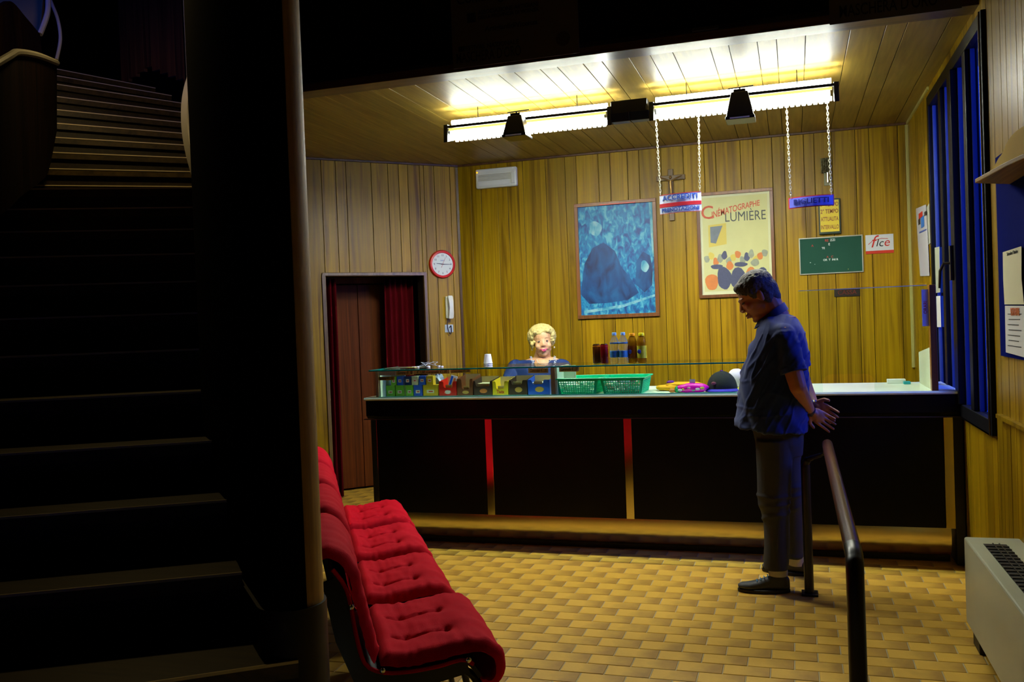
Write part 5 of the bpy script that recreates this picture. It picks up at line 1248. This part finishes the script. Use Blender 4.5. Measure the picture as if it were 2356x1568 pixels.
def head(mb, H, k=1.0, fem=False):
    def E_(c_, r): mb.ell(H @ Vector(c_), (r[0]*k, r[1]*k, r[2]*k), M=H.to_3x3().normalized(), nu=20, nv=14)
    def C_(a, b, r0, r1): cap_(mb, H @ Vector(a), H @ Vector(b), r0*k, r1*k)
    E_((-.012, 0, .035), (.098, .076, .088)); E_((.028, 0, -.02), (.066, .062, .082)); E_((.010, 0, -.055), (.062, .058, .05))
    E_((.040, 0, -.085), (.042, .042, .030)); E_((.015, 0, -.092), (.048, .046, .034)); E_((.070, 0, -.098), (.017, .022, .015))
    if fem:
        C_((.084, 0, .010), (.099, 0, -.022), .007, .0105); E_((.093, .010, -.028), (.010, .008, .007)); E_((.093, -.010, -.028), (.010, .008, .007))
        E_((.066, 0, .010), (.022, .050, .030))
    else:
        C_((.088, 0, .012), (.104, 0, -.020), .009, .0125); E_((.100, .012, -.030), (.012, .009, .008)); E_((.100, -.012, -.030), (.012, .009, .008))
        E_((.078, 0, .026), (.020, .048, .010))
    E_((.088, 0, -.056), (.013, .024, .007)); E_((.086, 0, -.069), (.013, .020, .008))
    for s_ in (-1, 1):
        E_((.058, s_*.040, -.022), (.026, .022, .022)); E_((-.008, s_*.074, -.006), (.017, .009, .028)); E_((-.015, s_*.079, .004), (.009, .006, .015))
        if fem: E_((.062, s_*.038, -.032), (.027, .026, .022)); E_((.038, s_*.040, -.058), (.032, .022, .026))
def face_parts(H, k, parent, lipm, browm, ew=.35, open_=.0065):
    for s_ in (-1, 1):
        M = H.to_3x3().normalized()
        MB().ell(H @ Vector((.080, s_*.031, .006)), (.008*k, .012*k, open_*k), M=M, nu=12, nv=8).build('eye', mat('eye_white_'+('a' if ew > .2 else 'b'), (ew, ew*.95, ew*.85), .3), parent, smooth=True)
        MB().ell(H @ Vector((.086, s_*.031, .006)), (.004*k, .0065*k, open_*.95*k), M=M, nu=10, nv=6).build('iris', mat('iris_dark', (.02, .015, .01), .2), parent, smooth=True)
        MB().tube([H @ Vector((.093, s_*.014, .027)), H @ Vector((.089, s_*.030, .032)), H @ Vector((.074, s_*.047, .028))], [.0016*k, .0024*k, .0012*k], 6).build('eyebrow', browm, parent, smooth=True)
    lp = MB()
    lp.tube([H @ Vector(p) for p in ((.087, -.027, -.051), (.096, -.014, -.056), (.101, 0, -.0575), (.096, .014, -.056), (.087, .027, -.051))], [.0015*k, .0035*k, .0045*k, .0035*k, .0015*k], 8)
    lp.tube([H @ Vector(p) for p in ((.087, -.026, -.052), (.095, -.013, -.064), (.100, 0, -.0685), (.095, .013, -.064), (.087, .026, -.052))], [.0015*k, .0042*k, .0055*k, .0042*k, .0015*k], 8)
    lp.build('lips', lipm, parent, smooth=True)
def hand_(mb, wrist, d, pn, side, sc=1.0, curl=.5):
    """palm and five fingers; d = direction of the fingers, pn = palm normal, side = +1/-1 for the thumb side"""
    d = Vector(d).normalized(); pn = Vector(pn); pn = (pn-d*pn.dot(d)).normalized(); s_ = d.cross(pn)*side; w_ = Vector(wrist)
    M = Matrix((d, s_, pn)).transposed()
    mb.ell(w_+d*.045*sc, (.050*sc, .040*sc, .017*sc), M=M, nu=14, nv=10); cap_(mb, w_-d*.01, w_+d*.03*sc, .024*sc, .024*sc)
    for i, (off, ln) in enumerate(((.033, .072), (.011, .082), (-.011, .076), (-.032, .060))):
        a = w_+d*.078*sc+s_*off*sc; q = [a-d*.02]; dd = d.copy(); p = a
        for k, f in enumerate((.45, .32, .23)):
            dd = (dd+pn*curl*(.30+.25*k)+s_*off*2.6*(1 if k == 0 else .3)).normalized(); p = p+dd*ln*sc*f; q.append(p.copy())
        limb(mb, q, [.0092*sc, .0084*sc, .0076*sc, .0066*sc], 8)
    a = w_+d*.015*sc+s_*.030*sc; limb(mb, [a, a+(d*.6+s_*.7).normalized()*.035*sc, a+(d*.6+s_*.7).normalized()*.035*sc+(d*.85+s_*.3+pn*.3).normalized()*.03*sc], [.013*sc, .0105*sc, .0085*sc], 8)
def sring(cx, cy, z, rx, ry, n=36, p=2.4, tilt=0):
    out = []
    for k in range(n):
        a = 2*math.pi*k/n; c_, s_ = math.cos(a), math.sin(a)
        x = rx*math.copysign(abs(c_)**(2/p), c_); y = ry*math.copysign(abs(s_)**(2/p), s_)
        out.append(Vector((cx+x, cy+y, z+tilt*x)))
    return out
# --- the man, in profile, facing left (-x)
YM = 5.14
def mp_(px, py, y=YM): return at(px, py, 1, y)
man = thing('person', 'man in a navy polo shirt and dark trousers standing with hands clasped behind his back', 'person', (-.13, YM, 0))
SKIN = mat('skin_man', (.42, .17, .075), .5, var=.12, vscale=20)
hc = mp_(1743, 681)
H = Matrix.Translation(hc) @ Matrix.Rotation(R(186), 4, 'Z') @ Matrix.Rotation(R(30), 4, 'Y') @ Matrix.Scale(1.08, 4)
body = MB(); head(body, H, 1.08)
nk = mp_(1790, 735)
cap_(body, H @ Vector((-.035, 0, -.045)), nk, .062, .070); cap_(body, H @ Vector((-.005, 0, -.07)), mp_(1778, 742), .048, .060)
secs = [(728, 1776, 1832, .10), (753, 1758, 1826, .15), (777, 1750, 1838, .165), (809, 1740, 1842, .165), (862, 1724, 1842, .16), (908, 1720, 1842, .16), (940, 1726, 1848, .16), (975, 1745, 1840, .15), (1020, 1760, 1830, .12)]
rings = []
for (py, a, b, hw_) in secs:
    A, B = mp_(a, py), mp_(b, py); rings.append(sring((A.x+B.x)/2, YM, (A.z+B.z)/2, abs(B.x-A.x)/2, hw_))
body.loft(rings)
YN, YF = YM-.205, YM+.205
elN, wrN = at(1836, 890, 1, YN-.02), at(1864, 945, 1, YM-.05); shN = at(1802, 770, 1, YN+.035)
limb(body, [shN, elN, wrN], [.058, .044, .027])
shF = Vector((shN.x+.02, YF-.035, shN.z)); elF = Vector((elN.x+.03, YF+.01, elN.z)); wrF = at(1872, 930, 1, YM+.06)
limb(body, [shF, elF, wrF], [.058, .042, .027])
hd1 = Vector((.78, .25, -.58)); hand_(body, wrN, hd1, (.1, -1, .1), 1, .98, curl=.5)
hd2 = Vector((.80, -.35, -.50)); hand_(body, wrF, hd2, (.1, -1, -.2), -1, .98, curl=.35)
hipN, knN, anN = at(1778, 1010, 1, YM-.10), at(1784, 1150, 1, YM-.11), at(1790, 1305, 1, YM-.12)
hipF, knF, anF = at(1800, 1010, 1, YM+.10), at(1822, 1150, 1, YM+.17), at(1832, 1272, 1, YM+.24)
limb(body, [hipN, knN, anN], [.062, .050, .038]); limb(body, [hipF, knF, anF], [.062, .050, .038])
fuse('body', body, .0042, SKIN, man, it=2)
face_parts(H, 1.08, man, mat('lips_man', (.30, .09, .06), .5), mat('brow_dark', (.06, .035, .02), .8), ew=.08, open_=.0045)
# hair: short, dark grey, swept forward
hb = MB()
def HE(c_, r): hb.ell(H @ Vector(c_), tuple(x*1.08 for x in r), M=H.to_3x3().normalized(), nu=22, nv=14)
HE((-.016, 0, .050), (.098, .081, .084)); HE((-.045, 0, .010), (.070, .076, .080)); HE((.040, 0, .086), (.046, .054, .026)); HE((.064, 0, .076), (.018, .044, .014)); HE((-.07, 0, -.03), (.035, .055, .05))
for s_ in (-1, 1): HE((.014, s_*.066, .034), (.026, .014, .038)); HE((-.035, s_*.066, -.01), (.030, .014, .05))
def hdisp(c_):
    q = H.inverted() @ c_
    return .0030*noise.noise(Vector((q.x*90, q.y*260, q.z*120)))+.0025*noise.noise(Vector((q.x*50, q.y*110, q.z*50)))
HAIRM = mat('grey_dark_hair', (.050, .042, .034), .6, var=.8, vscale=160, bump=.9, bscale=260)
fuse('hair', hb, .005, HAIRM, man, it=2, disp=hdisp)
# polo shirt
sh_ = MB(); secs = [(722, 1782, 1826, .085), (732, 1762, 1838, .13), (745, 1752, 1846, .18), (760, 1743, 1853, .212), (777, 1737, 1857, .225), (809, 1724, 1861, .222), (862, 1707, 1860, .212), (908, 1699, 1859, .212), (950, 1694, 1859, .218), (985, 1691, 1860, .222)]
rings = []
for (py, a, b, hw_) in secs:
    A, B = mp_(a, py), mp_(b, py); rings.append(sring((A.x+B.x)/2, YM, (A.z+B.z)/2, abs(B.x-A.x)/2, hw_, tilt=-.10))
sh_.loft(rings)
for (s0_, e0_) in ((shN, elN), (shF, elF)):
    sl = s0_.lerp(e0_, .70); sh_.tube([s0_+Vector((0, 0, .01)), s0_.lerp(e0_, .35), sl], [.066, .066, .068], 18); sh_.ell(s0_, (.070, .058, .064))
def fold(c_):
    q = c_-Vector(man.location)
    near = 1 if q.y < 0 else .6
    f = .011*near*noise.noise(Vector((q.x*11+q.z*6, q.y*3, q.z*2.6)))+.008*noise.noise(Vector((q.x*22+q.z*9, q.y*5, q.z*5+3)))
    r_ = noise.noise(Vector((q.x*26-q.z*12, q.y*4, q.z*5))); f += .006*(1-min(1, abs(r_)*5))*(1 if q.z < 1.4 else .3)
    f += .004*(1-min(1, abs(noise.noise(Vector((q.x*9+7, q.y*3, q.z*14))))*6))*(1 if q.z < 1.15 else 0)
    f += .010*near*math.exp(-((q.x-.02+(.0-(q.z-1.25))*.30)/.022)**2)*(1 if 1.0 < q.z < 1.36 else 0)*-.6
    return f
POLO = mat('navy_polo', (.004, .020, .13), .85, var=.15, vscale=25, bump=.2, bscale=400, sheen=.1)
shirt = fuse('polo_shirt', sh_, .006, POLO, man, it=14, disp=fold)
# collar, sleeve bands
col_c = mp_(1782, 712); cpts = []
cc_ = mp_(1773, 722)
for k in range(21):
    a = R(-158+316*k/20)
    cpts.append(Vector((cc_.x+.074*math.cos(a), YM+.074*math.sin(a), cc_.z+.052*math.cos(a)+.012)))
A_ = cpts; B_ = [p+Vector((.022*math.cos(R(-158+316*k/20)), .026*math.sin(R(-158+316*k/20)), -.040)) for k, p in enumerate(cpts)]
ribbon(A_, B_, .006, 'collar', POLO, man)
for (s0_, e0_) in ((shN, elN), (shF, elF)):
    d2 = (e0_-s0_).normalized(); p = s0_.lerp(e0_, .70)
    MB().tube([p-d2*.018, p+d2*.006], [.0705, .0700], 22).build('sleeve_band', POLO, man, smooth=True)
# wrist band and watch
dw = (wrN-elN).normalized(); MB().tube([wrN-dw*.015, wrN+dw*.012], [.0305, .0300], 16).build('wristband', mat('dark_band', (.006, .006, .03), .6), man, smooth=True)
dw = (wrF-elF).normalized(); MB().tube([wrF-dw*.006, wrF+dw*.010], [.0300, .0300], 16).build('watch', CHROME, man, smooth=True)
# trousers
tr_ = MB(); rings = []
for (py, a, b, hw_) in [(955, 1722, 1846, .17), (985, 1730, 1850, .175), (1015, 1738, 1850, .175), (1045, 1741, 1848, .15)]:
    A, B = mp_(a, py), mp_(b, py); rings.append(sring((A.x+B.x)/2, YM, (A.z+B.z)/2, abs(B.x-A.x)/2, hw_))
tr_.loft(rings)
def leg_(pts, yy):
    rs = []
    for (py, a, b, dy, hw_) in pts:
        A, B = at(a, py, 1, yy+dy), at(b, py, 1, yy+dy); rs.append(sring((A.x+B.x)/2, yy+dy, (A.z+B.z)/2, abs(B.x-A.x)/2, hw_, n=24, p=2.1))
    tr_.loft(rs)
leg_([(1010, 1738, 1826, 0, .095), (1060, 1740, 1824, 0, .095), (1110, 1742, 1822, -.005, .088), (1145, 1744, 1818, -.01, .083), (1165, 1750, 1816, -.01, .080), (1200, 1756, 1816, -.012, .078), (1250, 1757, 1816, -.015, .078), (1290, 1757, 1816, -.02, .080), (1306, 1759, 1814, -.02, .080)], YM-.10)
leg_([(1010, 1770, 1850, 0, .095), (1060, 1778, 1842, .02, .09), (1110, 1788, 1844, .04, .082), (1150, 1796, 1850, .06, .08), (1200, 1800, 1850, .09, .078), (1250, 1800, 1850, .12, .078), (1278, 1801, 1849, .13, .078)], YM+.10)
def tfold(c_):
    q = c_-Vector(man.location)
    f = .005*noise.noise(Vector((q.x*14, q.y*10, q.z*5)))
    for zc in (.52, .47, .41, .12): f += .006*math.exp(-((q.z-zc-.10*q.x+.03*noise.noise(q*9))/.012)**2)
    return f
fuse('trousers', tr_, .006, mat('charcoal_trousers', (.030, .031, .034), .8, bump=.2, bscale=300), man, it=4, disp=tfold)
# shoes and socks
def shoe(lab, heel, toe, y, dirx=-1):
    mb = MB(); L_ = (toe-heel).length; d = (toe-heel).normalized(); s_ = Vector((-d.y, d.x, 0)); rings = []
    for (u, w_, h_, zb) in ((0, .026, .055, .006), (.04, .034, .075, 0), (.12, .037, .082, 0), (.30, .037, .085, 0), (.45, .038, .068, 0), (.60, .044, .052, 0), (.78, .047, .042, 0), (.92, .036, .034, .004), (1, .015, .020, .008)):
        c_ = heel+d*L_*u; ring = []
        for k in range(16):
            a = 2*math.pi*k/16; cz = zb+.014+max(0, h_)*(.5+.5*math.sin(a)); wv = w_*(1 if math.sin(a) < 0 else .85)
            ring.append(c_+s_*wv*math.cos(a)+Vector((0, 0, cz)))
        rings.append(ring)
    mb.loft(rings); o = fuse('shoe', mb, .005, mat('grey_shoe', (.05, .055, .06), .6, var=.3, vscale=60), man, it=3)
    so = MB(); poly = []
    for k in range(24):
        a = 2*math.pi*k/24; u = .5-.5*math.cos(a); w_ = (.040+.010*math.sin(math.pi*u)+.004*u)*math.sin(a)
        poly.append((heel+d*(L_*u*1.03-.004)+s_*w_))
    so.prism([(p.x, p.y) for p in poly], 0.001, .020, lambda u, v, dd: (u, v, dd)).build('sole', BLACK, man, bevel=.004)
    for k in range(4):
        c_ = heel+d*L_*(.42+.07*k)+Vector((0, 0, .088-.009*k)); MB().tube([c_-s_*.022, c_+Vector((0, 0, .006)), c_+s_*.022], .003, 6).build('lace', mat('blue_lace', (.05, .25, .60), .6), man)
    return o
tN = at(1700, 1345, 2, .0); hN = at(1816, 1352, 2, .0); tN.y = hN.y = 5.06; tN.x = at(1700, 1340, 1, 5.06).x; hN.x = at(1817, 1340, 1, 5.06).x
shoe('near', Vector((hN.x, 5.02, 0)), Vector((tN.x, 4.99, 0)), 5.0)
hF = at(1866, 1318, 2, 0); shoe('far', Vector((hF.x, 5.36, 0)), Vector((hF.x-.27, 5.42, 0)), 5.4)
MB().tube([anN+Vector((0, 0, -.04)), anN+Vector((0, 0, .05))], [.050, .052], 18).build('sock', mat('pale_sock', (.45, .43, .36), .9), man, smooth=True)
MB().tube([Vector((anF.x, 5.38, .06)), Vector((anF.x, 5.37, .16))], [.050, .052], 18).build('sock', MATS['pale_sock'], man, smooth=True)

# --- the woman behind the counter
YWm = 6.95
def wp_(px, py, y=YWm): return at(px, py, 1, y)
wo = thing('person', 'smiling woman with curly blond hair and a blue beaded top standing behind the counter', 'person', (wp_(1245, 800).x, YWm, 0))
SKW = mat('skin_woman', (.72, .40, .20), .45, var=.06, vscale=20)
hcw = wp_(1248, 786, YWm-.03)
KW = 1.02
toward = math.atan2(-YWm, .15-hcw.x)   # she looks past the camera, to the right
HW = Matrix.Translation(hcw) @ Matrix.Rotation(toward+R(2), 4, 'Z') @ Matrix.Rotation(R(4), 4, 'X') @ Matrix.Scale(KW, 4)
b2 = MB(); head(b2, HW, KW, fem=True)
def WE(mb, c_, r): mb.ell(HW @ Vector(c_), tuple(x*KW for x in r), M=HW.to_3x3().normalized(), nu=20, nv=12)
WE(b2, (.040, 0, -.080), (.042, .046, .028)); WE(b2, (.056, .030, -.045), (.030, .026, .026)); WE(b2, (.056, -.030, -.045), (.030, .026, .026))
nb_ = wp_(1246, 836, YWm+.01); cap_(b2, HW @ Vector((-.02, 0, -.07)), nb_, .060, .078)
rings = []
for (py, a, b, dp) in [(822, 1222, 1276, .07), (832, 1196, 1294, .10), (845, 1180, 1304, .13), (875, 1184, 1300, .15), (910, 1186, 1298, .16), (960, 1188, 1296, .16), (1010, 1186, 1298, .17), (1060, 1192, 1292, .16)]:
    A, B = wp_(a, py), wp_(b, py); rings.append(sring((A.x+B.x)/2, YWm, (A.z+B.z)/2, abs(B.x-A.x)/2, dp))
b2.loft(rings)
shL, elL, wrL = wp_(1186, 846), at(1165, 888, 1, 6.74), at(1128, 896, 1, 6.36)
limb(b2, [shL, elL, wrL], [.055, .044, .028]); hand_(b2, wrL, (-.15, -.9, -.1), (0, 0, -1), -1, .9, curl=.3)
shR, elR, wrR = wp_(1296, 846), at(1312, 900, 1, 6.85), at(1330, 880, 1, 6.55)
limb(b2, [shR, elR, wrR], [.055, .044, .028]); hand_(b2, wrR, (-.3, -.8, -.1), (0, 0, -1), 1, .9, curl=.3)
for s_ in (-1, 1): limb(b2, [Vector((wo.location.x+s_*.09, YWm, .82)), Vector((wo.location.x+s_*.09, YWm-.01, .45)), Vector((wo.location.x+s_*.09, YWm, .07))], [.09, .06, .04]); b2.ell((wo.location.x+s_*.09, YWm-.05, .035), (.04, .11, .033))
fuse('body', b2, .0055, SKW, wo, it=3)
face_parts(HW, KW, wo, mat('lipstick', (.70, .04, .16), .35), mat('brow_brown', (.30, .16, .06), .8), ew=.25, open_=.0055)
MB().ell(HW @ Vector((.0965, 0, -.0615)), (.004, .0175, .0050), M=HW.to_3x3().normalized(), nu=14, nv=8).build('teeth', mat('teeth', (.7, .62, .52), .3), wo, smooth=True)
# curls
hm = MB(); WE(hm, (-.035, 0, .046), (.096, .088, .084)); rr = random.Random(11)
for i in range(420):
    a = rr.uniform(0, 2*math.pi); e_ = rr.uniform(-.55, 1.57); x, y, z = math.cos(a)*math.cos(e_), math.sin(a)*math.cos(e_), math.sin(e_)
    p = Vector((-.035+.104*x, .100*y, .043+.088*z))
    if p.x > .030 and p.z < .062: continue
    if p.x > .0 and p.z < .0: continue
    WE(hm, p, (.017, .017, .015))
for s_ in (-1, 1):
    for i in range(26): WE(hm, (rr.uniform(-.05, .035), s_*(.074+rr.uniform(-.004, .016)), rr.uniform(-.03, .07)), (.016, .014, .016))
for i in range(30): WE(hm, (.050+rr.uniform(-.02, .015), rr.uniform(-.058, .058), .082+rr.uniform(-.006, .016)), (.015, .014, .013))
def curl_(c_): return .003*noise.noise(c_*110)+.002*noise.noise(c_*230)
fuse('hair', hm, .0045, mat('blond_curls', (.58, .48, .17), .6, var=.35, vscale=110), wo, it=1, disp=curl_)
# top with wide neckline
t2 = MB(); rings = []
for (py, a, b, dp) in [(827, 1200, 1296, .088), (832, 1190, 1301, .104), (845, 1173, 1310, .138), (875, 1180, 1303, .168), (910, 1182, 1301, .178), (960, 1184, 1299, .178), (1020, 1182, 1301, .19)]:
    A, B = wp_(a, py), wp_(b, py); rings.append(sring((A.x+B.x)/2, YWm, (A.z+B.z)/2, abs(B.x-A.x)/2, dp))
t2.loft(rings)
for (s0_, e0_) in ((shL, elL), (shR, elR)): t2.tube([s0_, s0_.lerp(e0_, .85)], [.068, .062], 18); t2.ell(s0_, (.070, .075, .068))
BT = mat('royal_blue_top', (.003, .024, .12), .7, var=.2, vscale=25, bump=.2, bscale=300)
topo = fuse('top', t2, .006, BT, wo, it=4, disp=lambda c_: .005*noise.noise(c_*12))
# neckline cut: skin shown as a rounded chest plate rising just proud of the cloth
ch_ = MB(); na = wp_(1249, 815, YWm-.06)
ch_.ell(wp_(1249, 843, YWm-.052), (.090, .080, .078), nu=24, nv=16); cap_(ch_, wp_(1248, 826, YWm+.02), wp_(1249, 838, YWm-.02), .045, .060)
fuse('chest', ch_, .005, SKW, wo, it=3)
def drape(obs, x, z):
    """front surface of the clothed body at (x, z)"""
    best = None
    for o in obs:
        L_ = Vector(o.parent.location); ok, loc, nr, ix = o.ray_cast(Vector((x, 5.5, z))-L_, Vector((0, 1, 0)))
        if ok and (best is None or loc.y+L_.y < best): best = loc.y+L_.y
    return best if best is not None else YWm-.12
chest = [o for o in wo.children if o.name.startswith('chest')][0]
bpy.context.view_layer.update()
nl = MB(); pc = wp_(1249, 822, YWm-.12)
for k in range(33):
    a = R(205+130*k/32); x_ = pc.x+.066*math.cos(a); z_ = pc.z+.020+.075*math.sin(a)
    nl.ell((x_, drape([chest, topo], x_, z_)-.002, z_), (.0028, .0028, .0028), nu=6, nv=4)
nl.build('necklace', mat('pearl', (.7, .68, .62), .2), wo, smooth=True)
bd_ = MB(); rr = random.Random(4)
for k in range(110):
    s_ = rr.choice((-1, 1)); f_ = rr.random(); z_ = pc.z+.01-.10*f_; x_ = pc.x+s_*(.092-.018*f_+rr.uniform(-.002, .014))
    bd_.ell((x_, drape([topo, chest], x_, z_)-.001, z_), (.0032, .0032, .0032), nu=5, nv=4)
bd_.build('beads', mat('silver_beads', (.65, .70, .78), .3), wo, smooth=True)
for s_ in (-1, 1): MB().ell(HW @ Vector((.005, s_*.088, -.052)), (.006, .006, .008), nu=8, nv=6).build('earring', MATS['pearl'], wo, smooth=True)
rings = []
for (z_, r1, r2) in ((.92, .18, .165), (.75, .20, .18), (.5, .21, .19), (.38, .215, .19)): rings.append(sring(wo.location.x, YWm, z_, r1, r2))
sk2 = MB(); sk2.loft(rings); fuse('skirt', sk2, .02, mat('dark_skirt', (.01, .01, .02), .8), wo, it=1)
